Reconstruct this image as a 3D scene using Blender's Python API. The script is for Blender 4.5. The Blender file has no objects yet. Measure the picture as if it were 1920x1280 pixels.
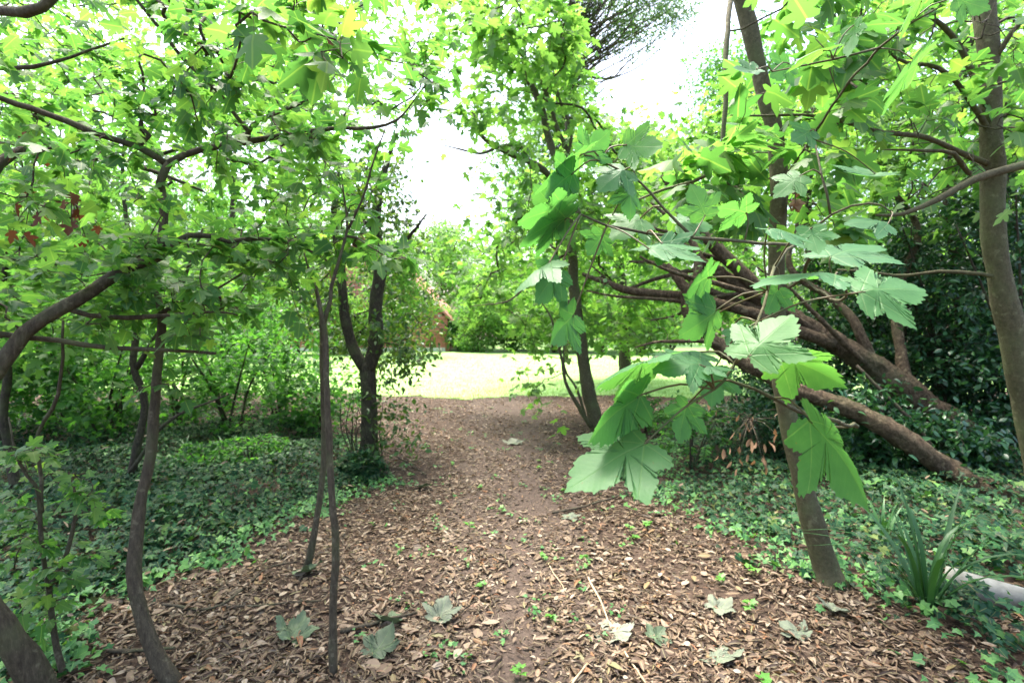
import bpy, math, random
import numpy as np
from mathutils import Matrix, Vector

# ------------------------------------------------------------------ camera, sky, sun, exposure
sc = bpy.context.scene
F = 1000.0                                   # focal length in pixels of a 1920 px wide frame
CAMZ = 1.5
PITCH = -math.atan(40.0 / F)
cam_data = bpy.data.cameras.new('camera')
cam_data.sensor_width = 36.0
cam_data.lens = 36.0 * F / 1920.0
cam_data.clip_start = 0.05
cam_data.clip_end = 2000
cam_data.dof.use_dof = True
cam_data.dof.focus_distance = 1.5
cam_data.dof.aperture_fstop = 4.5
cam = bpy.data.objects.new('camera', cam_data)
sc.collection.objects.link(cam)
cam.location = (0, 0, CAMZ)
cam.rotation_euler = (math.pi / 2 + PITCH, 0, 0)
sc.camera = cam

SUN_EL, SUN_AZ = math.radians(70), math.radians(-30)     # azimuth from +Y towards +X
world = bpy.data.worlds.new('World')
sc.world = world
world.use_nodes = True
wn = world.node_tree
for n in list(wn.nodes):
    wn.nodes.remove(n)
w_out = wn.nodes.new('ShaderNodeOutputWorld')
w_bg = wn.nodes.new('ShaderNodeBackground')
w_sky = wn.nodes.new('ShaderNodeTexSky')
w_sky.sky_type = 'NISHITA'
w_sky.sun_disc = False
w_sky.sun_elevation = SUN_EL
w_sky.sun_rotation = SUN_AZ
w_sky.air_density = 1.0
w_sky.dust_density = 6.0
w_sky.ozone_density = 1.0
w_bg.inputs['Strength'].default_value = 0.15
wn.links.new(w_sky.outputs[0], w_bg.inputs['Color'])
wn.links.new(w_bg.outputs[0], w_out.inputs['Surface'])

sun_data = bpy.data.lights.new('sun', 'SUN')
sun_data.energy = 2.3
sun_data.angle = math.radians(25)
sun_data.color = (1.0, 0.96, 0.90)
sun = bpy.data.objects.new('sun', sun_data)
sc.collection.objects.link(sun)
sdir = Vector((math.sin(SUN_AZ) * math.cos(SUN_EL), math.cos(SUN_AZ) * math.cos(SUN_EL), math.sin(SUN_EL)))
sun.rotation_euler = (-sdir).to_track_quat('-Z', 'Y').to_euler()
sun.location = (0, 0, 30)

sc.view_settings.view_transform = 'Standard'
sc.view_settings.look = 'None'
sc.view_settings.gamma = 1.0
sc.view_settings.exposure = 2.42
sc.view_settings.use_curve_mapping = False
sc.render.engine = 'CYCLES'
sc.cycles.use_denoising = True
sc.cycles.max_bounces = 6
sc.cycles.diffuse_bounces = 4
sc.cycles.glossy_bounces = 2
sc.cycles.transmission_bounces = 4
sc.cycles.caustics_reflective = False
sc.cycles.caustics_refractive = False
sc.cycles.sample_clamp_indirect = 8.0

# ------------------------------------------------------------------ helpers
rng = np.random.default_rng(11)
col = sc.collection
cp, sp_ = math.cos(PITCH), math.sin(PITCH)
FWD = np.array((0, cp, sp_)); UPV = np.array((0, -sp_, cp))


def P(u, v, d):
    """a point of the place seen at (u, v) of the 1920 x 1280 frame, d metres ahead"""
    r = FWD + (u - 960) / F * np.array((1., 0, 0)) + (640 - v) / F * UPV
    return r * (d / r[1]) + np.array((0, 0, CAMZ))


def G(u, v):
    r = FWD + (u - 960) / F * np.array((1., 0, 0)) + (640 - v) / F * UPV
    return r * (-CAMZ / r[2]) + np.array((0, 0, CAMZ))


def project(p):
    q = np.asarray(p, float) - np.array((0, 0, CAMZ))
    z = q @ FWD
    zz = np.where(np.abs(z) < 1e-3, 1e-3, z)
    return 960 + q[..., 0] / zz * F, 640 - (q @ UPV) / zz * F, z


def gz(x, y):
    x = np.asarray(x, float); y = np.asarray(y, float)
    f = np.clip((11.0 - y) / 3.0, 0, 1)
    return f * (0.018 * np.sin(1.7 * x + 0.6) * np.cos(1.3 * y) + 0.010 * np.sin(4.1 * x + 2.2 * y) + 0.008 * np.cos(5.3 * y - 2.7 * x))


def nrm(a):
    a = np.asarray(a, float)
    return a / np.maximum(np.linalg.norm(a, axis=-1, keepdims=True), 1e-9)


def frames(y, up):
    """rotation matrices with blade axis y and normal near up"""
    y = nrm(y); x = np.cross(y, up)
    bad = np.linalg.norm(x, axis=-1) < 1e-4
    x[bad] = (1, 0, 0)
    x = nrm(x); z = np.cross(x, y)
    return np.stack([x, y, z], axis=-1)


def tag(o, label=None, cat=None, group=None, kind=None):
    if label: o['label'] = label
    if cat: o['category'] = cat
    if group: o['group'] = group
    if kind: o['kind'] = kind
    return o


def empty(name, loc, label, cat, group=None):
    o = bpy.data.objects.new(name, None)
    o.location = Vector(np.asarray(loc, float))
    o.empty_display_size = 0.1
    col.objects.link(o)
    o['off'] = 0
    del o['off']
    return tag(o, label, cat, group)


def origin_of(o):
    v = np.zeros(3)
    while o is not None:
        v += np.array(o.location); o = o.parent
    return v


class MB:
    """collects vertices / faces (mixed sizes) and builds one mesh object"""
    def __init__(self):
        self.v = []; self.idx = []; self.cnt = []; self.var = []; self.luv = []; self.n = 0

    def add(self, v, loops, counts, var=0.5, luv=None):
        v = np.asarray(v, float).reshape(-1, 3)
        self.v.append(v); self.idx.append(np.asarray(loops, np.int64).ravel() + self.n)
        self.cnt.append(np.asarray(counts, np.int64).ravel())
        self.var.append(np.broadcast_to(np.asarray(var, float), (len(v),)))
        self.luv.append(np.zeros((len(v), 3)) if luv is None else luv)
        self.n += len(v)

    def tube(self, pts, rad, sides=7, cap=True, var=0.5, rough=0.0):
        pts = np.asarray(pts, float); n = len(pts)
        rad = np.broadcast_to(np.asarray(rad, float), (n,))
        t = np.gradient(pts, axis=0); t = nrm(t)
        ref = np.array((1., 0, 0)) if abs(t[0][0]) < 0.8 else np.array((0, 1., 0))
        a = np.zeros((n, 3)); cur = nrm(np.cross(t[0], ref))
        for i in range(n):
            cur = nrm(cur - t[i] * (cur @ t[i])); a[i] = cur
        b = np.cross(t, a)
        th = np.arange(sides) / sides * 2 * math.pi
        ring = a[:, None, :] * np.cos(th)[None, :, None] + b[:, None, :] * np.sin(th)[None, :, None]
        rr = rad[:, None] * np.ones((1, sides))
        if rough:
            rr = rr * (1 + rough * rng.normal(0, 1, (n, sides)))
        v = (pts[:, None, :] + ring * rr[:, :, None]).reshape(-1, 3)
        i, j = np.meshgrid(np.arange(n - 1), np.arange(sides), indexing='ij')
        j2 = (j + 1) % sides
        q = np.stack([i * sides + j, i * sides + j2, (i + 1) * sides + j2, (i + 1) * sides + j], -1).reshape(-1)
        loops = [q]; cnt = [np.full((n - 1) * sides, 4)]
        if cap:
            loops.append(np.arange(sides)[::-1]); loops.append((n - 1) * sides + np.arange(sides)); cnt.append(np.array([sides, sides]))
        s = np.concatenate([[0], np.cumsum(np.linalg.norm(np.diff(pts, axis=0), axis=1))])
        luv = np.zeros((n, sides, 3)); luv[:, :, 0] = th[None] / 6.283; luv[:, :, 1] = s[:, None]
        self.add(v, np.concatenate(loops), np.concatenate(cnt), var, luv.reshape(-1, 3))

    def scatter(self, tpl, pos, R, s, var):
        """copies of a leaf template"""
        pos = np.asarray(pos, float)
        if len(pos) == 0: return
        tv, tl, tc = tpl
        n = len(pos); k = len(tv)
        s = np.asarray(s, float)
        sv = s[:, None, None] if s.ndim == 1 else s[:, None, :]
        v = np.einsum('nij,nkj->nki', R, tv[None] * sv) + pos[:, None, :]
        loops = (np.arange(n)[:, None] * k + tl[None]).ravel()
        luv = np.broadcast_to(tv[None], (n, k, 3)).reshape(-1, 3)
        self.add(v.reshape(-1, 3), loops, np.tile(tc, n), np.repeat(np.asarray(var, float), k), luv)

    def mesh(self, name, mat, off=(0, 0, 0), smooth=True):
        me = bpy.data.meshes.new(name)
        v = np.concatenate(self.v) - np.asarray(off, float); l = np.concatenate(self.idx); c = np.concatenate(self.cnt)
        me.vertices.add(len(v)); me.vertices.foreach_set('co', v.astype(np.float32).ravel())
        me.loops.add(len(l)); me.loops.foreach_set('vertex_index', l.astype(np.int32))
        me.polygons.add(len(c)); st = np.concatenate([[0], np.cumsum(c)[:-1]])
        me.polygons.foreach_set('loop_start', st.astype(np.int32))
        me.polygons.foreach_set('loop_total', c.astype(np.int32))
        me.polygons.foreach_set('use_smooth', np.full(len(c), smooth, dtype=bool))
        at = me.attributes.new('var', 'FLOAT', 'POINT'); at.data.foreach_set('value', np.concatenate(self.var).astype(np.float32))
        at = me.attributes.new('luv', 'FLOAT_VECTOR', 'POINT'); at.data.foreach_set('vector', np.concatenate(self.luv).astype(np.float32).ravel())
        me.update(calc_edges=True)
        me.materials.append(mat)
        return me

    def build(self, name, mat, parent=None, smooth=True, kind=None):
        if not self.v: return None
        off = origin_of(parent)
        o = bpy.data.objects.new(name, self.mesh(name, mat, off, smooth))
        if parent is not None: o.parent = parent
        col.objects.link(o)
        if kind: o['kind'] = kind
        return o


def place(name, me, R, pos, s, parent):
    o = bpy.data.objects.new(name, me)
    off = origin_of(parent)
    M = Matrix.Identity(4)
    s = np.asarray(s, float)
    A = R * (s if s.ndim else np.array((s, s, s)))[None, :]
    for i in range(3):
        for j in range(3): M[i][j] = A[i][j]
        M[i][3] = pos[i] - off[i]
    o.parent = parent
    o.matrix_local = M
    col.objects.link(o)
    return o


def smooth_path(pts, step=0.08, jit=0.0):
    """Catmull-Rom through control points, resampled"""
    p = np.asarray(pts, float)
    p = np.vstack([2 * p[0] - p[1], p, 2 * p[-1] - p[-2]])
    out = []
    for i in range(1, len(p) - 2):
        L = np.linalg.norm(p[i + 1] - p[i]); k = max(2, int(L / step))
        for t in np.arange(k) / k:
            out.append(0.5 * ((2 * p[i]) + (-p[i - 1] + p[i + 1]) * t + (2 * p[i - 1] - 5 * p[i] + 4 * p[i + 1] - p[i + 2]) * t * t
                              + (-p[i - 1] + 3 * p[i] - 3 * p[i + 1] + p[i + 2]) * t ** 3))
    out.append(p[-2]); out = np.array(out)
    if jit:
        n = rng.normal(0, jit, out.shape); n[0] = 0
        n = (n + np.roll(n, 1, 0) + np.roll(n, -1, 0)) / 2
        out = out + n
    return out

# ------------------------------------------------------------------ materials


def mat_new(name):
    m = bpy.data.materials.new(name); m.use_nodes = True
    nt = m.node_tree
    for n in list(nt.nodes): nt.nodes.remove(n)
    return m, nt


def N(nt, t, **kw):
    n = nt.nodes.new(t)
    for k, v in kw.items(): setattr(n, k, v)
    return n


def math_n(nt, op, a, b=None, c=None):
    n = nt.nodes.new('ShaderNodeMath'); n.operation = op
    for i, x in enumerate((a, b, c)):
        if x is None: continue
        if isinstance(x, (int, float)): n.inputs[i].default_value = x
        else: nt.links.new(x, n.inputs[i])
    return n.outputs[0]


def ramp(nt, fac, stops):
    r = nt.nodes.new('ShaderNodeValToRGB')
    cr = r.color_ramp
    while len(cr.elements) < len(stops): cr.elements.new(0.5)
    for e, (p, c) in zip(cr.elements, stops):
        e.position = p; e.color = (*c, 1)
    nt.links.new(fac, r.inputs[0])
    return r.outputs[0]


def var_fac(nt):
    a = N(nt, 'ShaderNodeAttribute', attribute_name='var')
    o = N(nt, 'ShaderNodeObjectInfo')
    return math_n(nt, 'FRACT', math_n(nt, 'ADD', a.outputs['Fac'], o.outputs['Random']))


def leaf_mat(name, stops, trans_mul=(1.7, 1.55, 0.7), tfac=0.42, rough=0.42, spec=0.5, veins=None, midrib=False):
    m, nt = mat_new(name)
    fac = var_fac(nt)
    c = ramp(nt, fac, stops)
    luv = N(nt, 'ShaderNodeAttribute', attribute_name='luv').outputs['Vector']
    bump = None
    if veins == 'palmate':
        sx = N(nt, 'ShaderNodeSeparateXYZ'); nt.links.new(luv, sx.inputs[0])
        x, y = sx.outputs[0], sx.outputs[1]
        ax = math_n(nt, 'ABSOLUTE', x)
        ang = math_n(nt, 'ARCTAN2', ax, y)
        r = math_n(nt, 'SQRT', math_n(nt, 'ADD', math_n(nt, 'MULTIPLY', x, x), math_n(nt, 'MULTIPLY', y, y)))
        d = None
        for a in (0.0, math.radians(50), math.radians(100)):
            di = math_n(nt, 'ABSOLUTE', math_n(nt, 'SUBTRACT', ang, a))
            d = di if d is None else math_n(nt, 'MINIMUM', d, di)
        t = math_n(nt, 'MULTIPLY', r, math_n(nt, 'SINE', d))
        s = math_n(nt, 'MULTIPLY', r, math_n(nt, 'COSINE', d))
        main = math_n(nt, 'SUBTRACT', 1.0, math_n(nt, 'DIVIDE', t, math_n(nt, 'SUBTRACT', 0.017, math_n(nt, 'MULTIPLY', s, 0.012))))
        main = math_n(nt, 'MAXIMUM', main, 0.0)
        fr = math_n(nt, 'FRACT', math_n(nt, 'MULTIPLY', math_n(nt, 'SUBTRACT', s, math_n(nt, 'MULTIPLY', t, 0.75)), 13.0))
        sec = math_n(nt, 'MAXIMUM', math_n(nt, 'SUBTRACT', 1.0, math_n(nt, 'MULTIPLY', math_n(nt, 'ABSOLUTE', math_n(nt, 'SUBTRACT', fr, 0.5)), 9.0)), 0.0)
        vein = math_n(nt, 'MINIMUM', math_n(nt, 'ADD', main, math_n(nt, 'MULTIPLY', sec, 0.16)), 1.0)
        nz = N(nt, 'ShaderNodeTexNoise'); nz.inputs['Scale'].default_value = 4; nz.inputs['Detail'].default_value = 4
        nt.links.new(luv, nz.inputs['Vector'])
        mixv = N(nt, 'ShaderNodeMix', data_type='RGBA', blend_type='MIX')
        nt.links.new(math_n(nt, 'MULTIPLY', vein, 0.4), mixv.inputs['Factor'])
        nt.links.new(c, mixv.inputs['A']); mixv.inputs['B'].default_value = (0.20, 0.33, 0.12, 1)
        mot = N(nt, 'ShaderNodeMix', data_type='RGBA', blend_type='MULTIPLY'); mot.inputs['Factor'].default_value = 0.5
        nt.links.new(mixv.outputs['Result'], mot.inputs['A'])
        nt.links.new(ramp(nt, nz.outputs['Fac'], [(0.3, (0.65, 0.72, 0.7)), (0.7, (1.15, 1.1, 1.05))]), mot.inputs['B'])
        sp = N(nt, 'ShaderNodeTexNoise'); sp.inputs['Scale'].default_value = 16; sp.inputs['Detail'].default_value = 3
        nt.links.new(luv, sp.inputs['Vector'])
        spot = N(nt, 'ShaderNodeMix', data_type='RGBA', blend_type='MIX')
        nt.links.new(ramp(nt, sp.outputs['Fac'], [(0.70, (0, 0, 0)), (0.76, (0.7, 0.7, 0.7))]), spot.inputs['Factor'])
        nt.links.new(mot.outputs['Result'], spot.inputs['A']); spot.inputs['B'].default_value = (0.16, 0.12, 0.04, 1)
        c = spot.outputs['Result']
        fine = N(nt, 'ShaderNodeTexNoise'); fine.inputs['Scale'].default_value = 30
        nt.links.new(luv, fine.inputs['Vector'])
        hgt = math_n(nt, 'ADD', math_n(nt, 'MULTIPLY', math_n(nt, 'ABSOLUTE', math_n(nt, 'SUBTRACT', fr, 0.5)), 0.12), math_n(nt, 'ADD', math_n(nt, 'MULTIPLY', fine.outputs['Fac'], 0.25), math_n(nt, 'MULTIPLY', main, -1.0)))
        bump = N(nt, 'ShaderNodeBump'); bump.inputs['Strength'].default_value = 0.3; bump.inputs['Distance'].default_value = 0.004
        nt.links.new(hgt, bump.inputs['Height'])
    elif midrib:
        sx = N(nt, 'ShaderNodeSeparateXYZ'); nt.links.new(luv, sx.inputs[0])
        ax = math_n(nt, 'ABSOLUTE', sx.outputs[0])
        rib = math_n(nt, 'MAXIMUM', math_n(nt, 'SUBTRACT', 1.0, math_n(nt, 'DIVIDE', ax, 0.04)), 0.0)
        mixv = N(nt, 'ShaderNodeMix', data_type='RGBA', blend_type='MIX')
        nt.links.new(math_n(nt, 'MULTIPLY', rib, 0.6), mixv.inputs['Factor'])
        nt.links.new(c, mixv.inputs['A'])
        hl = stops[-1][1]; mixv.inputs['B'].default_value = (min(1, hl[0] * 1.5), min(1, hl[1] * 1.4), min(1, hl[2] * 1.5), 1)
        c = mixv.outputs['Result']
    pb = N(nt, 'ShaderNodeBsdfPrincipled')
    nt.links.new(c, pb.inputs['Base Color'])
    pb.inputs['Roughness'].default_value = rough
    pb.inputs['Specular IOR Level'].default_value = spec
    if bump is not None: nt.links.new(bump.outputs[0], pb.inputs['Normal'])
    out = N(nt, 'ShaderNodeOutputMaterial')
    if tfac > 0:
        tm = N(nt, 'ShaderNodeMix', data_type='RGBA', blend_type='MULTIPLY'); tm.inputs['Factor'].default_value = 1
        tm.clamp_result = False
        nt.links.new(c, tm.inputs['A']); tm.inputs['B'].default_value = (*trans_mul, 1)
        tr = N(nt, 'ShaderNodeBsdfTranslucent'); nt.links.new(tm.outputs['Result'], tr.inputs['Color'])
        if bump is not None: nt.links.new(bump.outputs[0], tr.inputs['Normal'])
        mx = N(nt, 'ShaderNodeMixShader'); mx.inputs[0].default_value = tfac
        nt.links.new(pb.outputs[0], mx.inputs[1]); nt.links.new(tr.outputs[0], mx.inputs[2])
        nt.links.new(mx.outputs[0], out.inputs['Surface'])
    else:
        nt.links.new(pb.outputs[0], out.inputs['Surface'])
    return m


def bark_mat(name, c0, c1, c2, scale=9.0, bumpd=0.01, moss=0.0, stretch=0.18, rough=0.85):
    m, nt = mat_new(name)
    tc = N(nt, 'ShaderNodeTexCoord')
    mp = N(nt, 'ShaderNodeMapping'); mp.inputs['Scale'].default_value = (1, 1, stretch * 1.6)
    nt.links.new(tc.outputs['Object'], mp.inputs['Vector'])
    n1 = N(nt, 'ShaderNodeTexNoise'); n1.inputs['Scale'].default_value = scale * 8; n1.inputs['Detail'].default_value = 9; n1.inputs['Roughness'].default_value = 0.75
    nt.links.new(mp.outputs[0], n1.inputs['Vector'])
    n2 = N(nt, 'ShaderNodeTexNoise'); n2.inputs['Scale'].default_value = scale * 0.7; n2.inputs['Detail'].default_value = 4
    nt.links.new(tc.outputs['Object'], n2.inputs['Vector'])
    c = ramp(nt, n1.outputs['Fac'], [(0.32, c0), (0.52, c1), (0.72, c2)])
    mx = N(nt, 'ShaderNodeMix', data_type='RGBA', blend_type='MIX')
    nt.links.new(ramp(nt, n2.outputs['Fac'], [(0.48, (0, 0, 0)), (0.68, (moss, moss, moss))]), mx.inputs['Factor'])
    nt.links.new(c, mx.inputs['A']); mx.inputs['B'].default_value = (0.10, 0.12, 0.05, 1)
    n3 = N(nt, 'ShaderNodeTexNoise'); n3.inputs['Scale'].default_value = scale * 3.5; n3.inputs['Detail'].default_value = 5
    nt.links.new(tc.outputs['Object'], n3.inputs['Vector'])
    lich = N(nt, 'ShaderNodeMix', data_type='RGBA', blend_type='MIX')
    nt.links.new(ramp(nt, n3.outputs['Fac'], [(0.60, (0, 0, 0)), (0.68, (0.55, 0.55, 0.55))]), lich.inputs['Factor'])
    nt.links.new(mx.outputs['Result'], lich.inputs['A']); lich.inputs['B'].default_value = (c2[0] * 1.35, c2[1] * 1.45, c2[2] * 1.4, 1)
    mx = lich
    bp = N(nt, 'ShaderNodeBump'); bp.inputs['Strength'].default_value = 1.0; bp.inputs['Distance'].default_value = bumpd
    nt.links.new(math_n(nt, 'ADD', n1.outputs['Fac'], math_n(nt, 'MULTIPLY', n2.outputs['Fac'], 0.6)), bp.inputs['Height'])
    pb = N(nt, 'ShaderNodeBsdfPrincipled'); pb.inputs['Roughness'].default_value = rough
    pb.inputs['Specular IOR Level'].default_value = 0.25
    nt.links.new(mx.outputs['Result'], pb.inputs['Base Color']); nt.links.new(bp.outputs[0], pb.inputs['Normal'])
    out = N(nt, 'ShaderNodeOutputMaterial'); nt.links.new(pb.outputs[0], out.inputs['Surface'])
    return m


def plain_mat(name, c0, c1, scale=20, rough=0.7, bumpd=0.004, detail=6, spec=0.3):
    m, nt = mat_new(name)
    tc = N(nt, 'ShaderNodeTexCoord')
    n1 = N(nt, 'ShaderNodeTexNoise'); n1.inputs['Scale'].default_value = scale; n1.inputs['Detail'].default_value = detail; n1.inputs['Roughness'].default_value = 0.7
    nt.links.new(tc.outputs['Object'], n1.inputs['Vector'])
    pb = N(nt, 'ShaderNodeBsdfPrincipled'); pb.inputs['Roughness'].default_value = rough
    pb.inputs['Specular IOR Level'].default_value = spec
    nt.links.new(ramp(nt, n1.outputs['Fac'], [(0.35, c0), (0.68, c1)]), pb.inputs['Base Color'])
    bp = N(nt, 'ShaderNodeBump'); bp.inputs['Strength'].default_value = 0.8; bp.inputs['Distance'].default_value = bumpd
    nt.links.new(n1.outputs['Fac'], bp.inputs['Height']); nt.links.new(bp.outputs[0], pb.inputs['Normal'])
    out = N(nt, 'ShaderNodeOutputMaterial'); nt.links.new(pb.outputs[0], out.inputs['Surface'])
    return m


M = {}
M['sycamore'] = leaf_mat('sycamore_leaf', [(0, (0.046, 0.145, 0.058)), (0.5, (0.062, 0.182, 0.068)), (1, (0.084, 0.21, 0.062))], (1.85, 1.95, 0.75), 0.46, 0.5, 0.34, 'palmate')
M['maple'] = leaf_mat('maple_leaf', [(0, (0.044, 0.125, 0.036)), (0.45, (0.072, 0.175, 0.046)), (0.9, (0.108, 0.22, 0.05)), (1, (0.15, 0.24, 0.05))], (1.8, 1.95, 1.05), 0.55, 0.5, 0.4, None, True)
M['maple_far'] = leaf_mat('maple_leaf_far', [(0, (0.065, 0.155, 0.037)), (0.5, (0.10, 0.205, 0.05)), (1, (0.15, 0.26, 0.062))], (1.8, 1.95, 1.05), 0.56, 0.55, 0.3)
M['shrub'] = leaf_mat('shrub_leaf', [(0, (0.036, 0.115, 0.03)), (0.5, (0.062, 0.172, 0.042)), (1, (0.10, 0.235, 0.05))], (1.9, 2.1, 0.8), 0.5, 0.5, 0.35)
M['evergreen'] = leaf_mat('evergreen_leaf', [(0, (0.028, 0.07, 0.02)), (0.6, (0.05, 0.115, 0.028)), (1, (0.09, 0.17, 0.035))], (2.2, 2.0, 0.8), 0.38, 0.4, 0.4)
M['laurel'] = leaf_mat('laurel_leaf', [(0, (0.012, 0.05, 0.022)), (0.6, (0.022, 0.08, 0.032)), (1, (0.05, 0.14, 0.035))], (2.0, 2.0, 0.8), 0.22, 0.34, 0.45)
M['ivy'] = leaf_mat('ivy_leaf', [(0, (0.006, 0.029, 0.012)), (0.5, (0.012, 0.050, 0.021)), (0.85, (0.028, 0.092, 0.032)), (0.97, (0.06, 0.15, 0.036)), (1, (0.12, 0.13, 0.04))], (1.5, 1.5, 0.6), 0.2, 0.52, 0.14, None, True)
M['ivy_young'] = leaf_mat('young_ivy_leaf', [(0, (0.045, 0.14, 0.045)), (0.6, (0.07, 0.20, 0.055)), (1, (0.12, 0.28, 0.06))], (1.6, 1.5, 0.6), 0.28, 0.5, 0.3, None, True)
M['seedling'] = leaf_mat('seedling_leaf', [(0, (0.07, 0.22, 0.03)), (1, (0.13, 0.33, 0.05))], (1.6, 1.5, 0.6), 0.4, 0.45, 0.4)
M['strap'] = leaf_mat('strap_leaf', [(0, (0.02, 0.07, 0.022)), (1, (0.04, 0.12, 0.03))], (1.6, 1.6, 0.6), 0.2, 0.45, 0.35)
M['litter'] = leaf_mat('dry_leaf', [(0, (0.024, 0.014, 0.009)), (0.28, (0.066, 0.040, 0.024)), (0.56, (0.128, 0.082, 0.050)), (0.8, (0.20, 0.142, 0.095)), (0.9, (0.31, 0.25, 0.185)), (0.95, (0.19, 0.080, 0.034)), (1, (0.16, 0.15, 0.07))], (1.1, 1, 0.8), 0.12, 0.6, 0.3, None, True)
M['dead'] = leaf_mat('dead_hanging_leaf', [(0, (0.10, 0.035, 0.02)), (1, (0.20, 0.085, 0.045))], (1.2, 1, 0.7), 0.25, 0.7, 0.2)
M['dried'] = leaf_mat('dried_brown_leaf', [(0, (0.16, 0.095, 0.055)), (1, (0.32, 0.20, 0.12))], (1.2, 1, 0.7), 0.25, 0.7, 0.2)
M['pale'] = leaf_mat('pale_fallen_leaf', [(0, (0.12, 0.14, 0.10)), (1, (0.21, 0.22, 0.165))], (1, 1, 0.9), 0.1, 0.7, 0.2, 'palmate')
M['olive'] = leaf_mat('olive_fallen_leaf', [(0, (0.055, 0.08, 0.045)), (1, (0.10, 0.14, 0.075))], (1, 1, 0.9), 0.1, 0.6, 0.3, 'palmate')
M['conifer'] = leaf_mat('conifer_spray', [(0, (0.06, 0.12, 0.06)), (1, (0.13, 0.23, 0.10))], (1.6, 1.6, 0.8), 0.4, 0.6, 0.3)  # spray colour lightened to stand in for backlight through the boughs
M['grass'] = leaf_mat('lawn_blade', [(0, (0.15, 0.28, 0.07)), (1, (0.29, 0.42, 0.16))], (1.5, 1.4, 0.8), 0.4, 0.6, 0.3)
M['bark_dark'] = bark_mat('dark_bark', (0.022, 0.018, 0.012), (0.045, 0.037, 0.025), (0.09, 0.075, 0.05), 9, 0.014, 0.5)
M['bark_brown'] = bark_mat('brown_bark', (0.034, 0.027, 0.017), (0.07, 0.057, 0.037), (0.13, 0.108, 0.072), 9, 0.010, 0.5)
M['bark_grey'] = bark_mat('smooth_grey_bark', (0.048, 0.043, 0.022), (0.085, 0.077, 0.041), (0.13, 0.12, 0.068), 7, 0.006, 0.6, 0.5)
M['bark_log'] = bark_mat('rough_log_bark', (0.036, 0.023, 0.012), (0.125, 0.088, 0.052), (0.28, 0.21, 0.13), 4, 0.08, 0.35, 0.5)
M['twig'] = bark_mat('twig_bark', (0.032, 0.025, 0.017), (0.06, 0.048, 0.032), (0.11, 0.09, 0.06), 12, 0.003, 0.3)
M['stem'] = plain_mat('green_stem', (0.06, 0.075, 0.025), (0.13, 0.075, 0.035), 14, 0.5, 0.001)
M['straw'] = plain_mat('straw_stick', (0.28, 0.20, 0.11), (0.48, 0.38, 0.24), 25, 0.6, 0.002)
M['pipe'] = plain_mat('weathered_pipe', (0.12, 0.12, 0.095), (0.27, 0.27, 0.235), 7, 0.7, 0.0008, 9, 0.2)

# ------------------------------------------------------------------ leaf templates


def fan(outline, center, zf):
    o = np.array(outline, float); n = len(o)
    v = np.vstack([[center], o])
    v = np.column_stack([v, np.zeros(n + 1)])
    v[:, 2] = [zf(x, y) for x, y, _ in v]
    loops = np.stack([np.zeros(n, int), 1 + np.arange(n), 1 + (np.arange(n) + 1) % n], -1).ravel()
    return v, loops, np.full(n, 3)


def mirror(half):
    """half outline with x >= 0 from base to tip; counter-clockwise closed outline"""
    h = list(half)
    return h + [(-x, y) for x, y in reversed(h) if x > 1e-6]


SYC = [(0, 0), (0.05, -0.06), (0.13, -0.11), (0.24, -0.125), (0.35, -0.10), (0.46, -0.045), (0.44, 0.03), (0.425, 0.09), (0.385, 0.155),
       (0.46, 0.17), (0.545, 0.22), (0.60, 0.30), (0.67, 0.375), (0.72, 0.47), (0.63, 0.495), (0.545, 0.515), (0.45, 0.52), (0.36, 0.505),
       (0.285, 0.475), (0.305, 0.56), (0.315, 0.64), (0.295, 0.73), (0.22, 0.82), (0.125, 0.915), (0, 1.03)]
MAPLE = [(0, 0), (0.10, -0.06), (0.30, -0.06), (0.38, 0.06), (0.26, 0.20), (0.42, 0.26), (0.60, 0.50), (0.42, 0.54), (0.20, 0.46), (0.26, 0.68), (0.14, 0.84), (0, 1.0)]
MAPLE_LO = [(0, 0), (0.32, -0.04), (0.24, 0.2), (0.58, 0.48), (0.2, 0.48), (0.18, 0.8), (0, 1.0)]
IVY = [(0, 0.04), (0.22, -0.14), (0.46, -0.02), (0.36, 0.18), (0.58, 0.46), (0.26, 0.52), (0, 1.0)]


def serrate(out, amp=0.014, sub=2):
    o = np.array(out); n = len(o); res = []
    for i in range(n):
        a, b = o[i], o[(i + 1) % n]
        for k in range(sub + 1):
            t = k / (sub + 1)
            p = a + (b - a) * t
            if k:
                d = b - a; nn = np.array((d[1], -d[0])); nn /= max(np.linalg.norm(nn), 1e-9)
                p = p + nn * amp * (1 if k % 2 else -0.7) * (1 if np.linalg.norm(d) > 0.05 else 0.3)
            res.append(p)
    return np.array(res)


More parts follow.
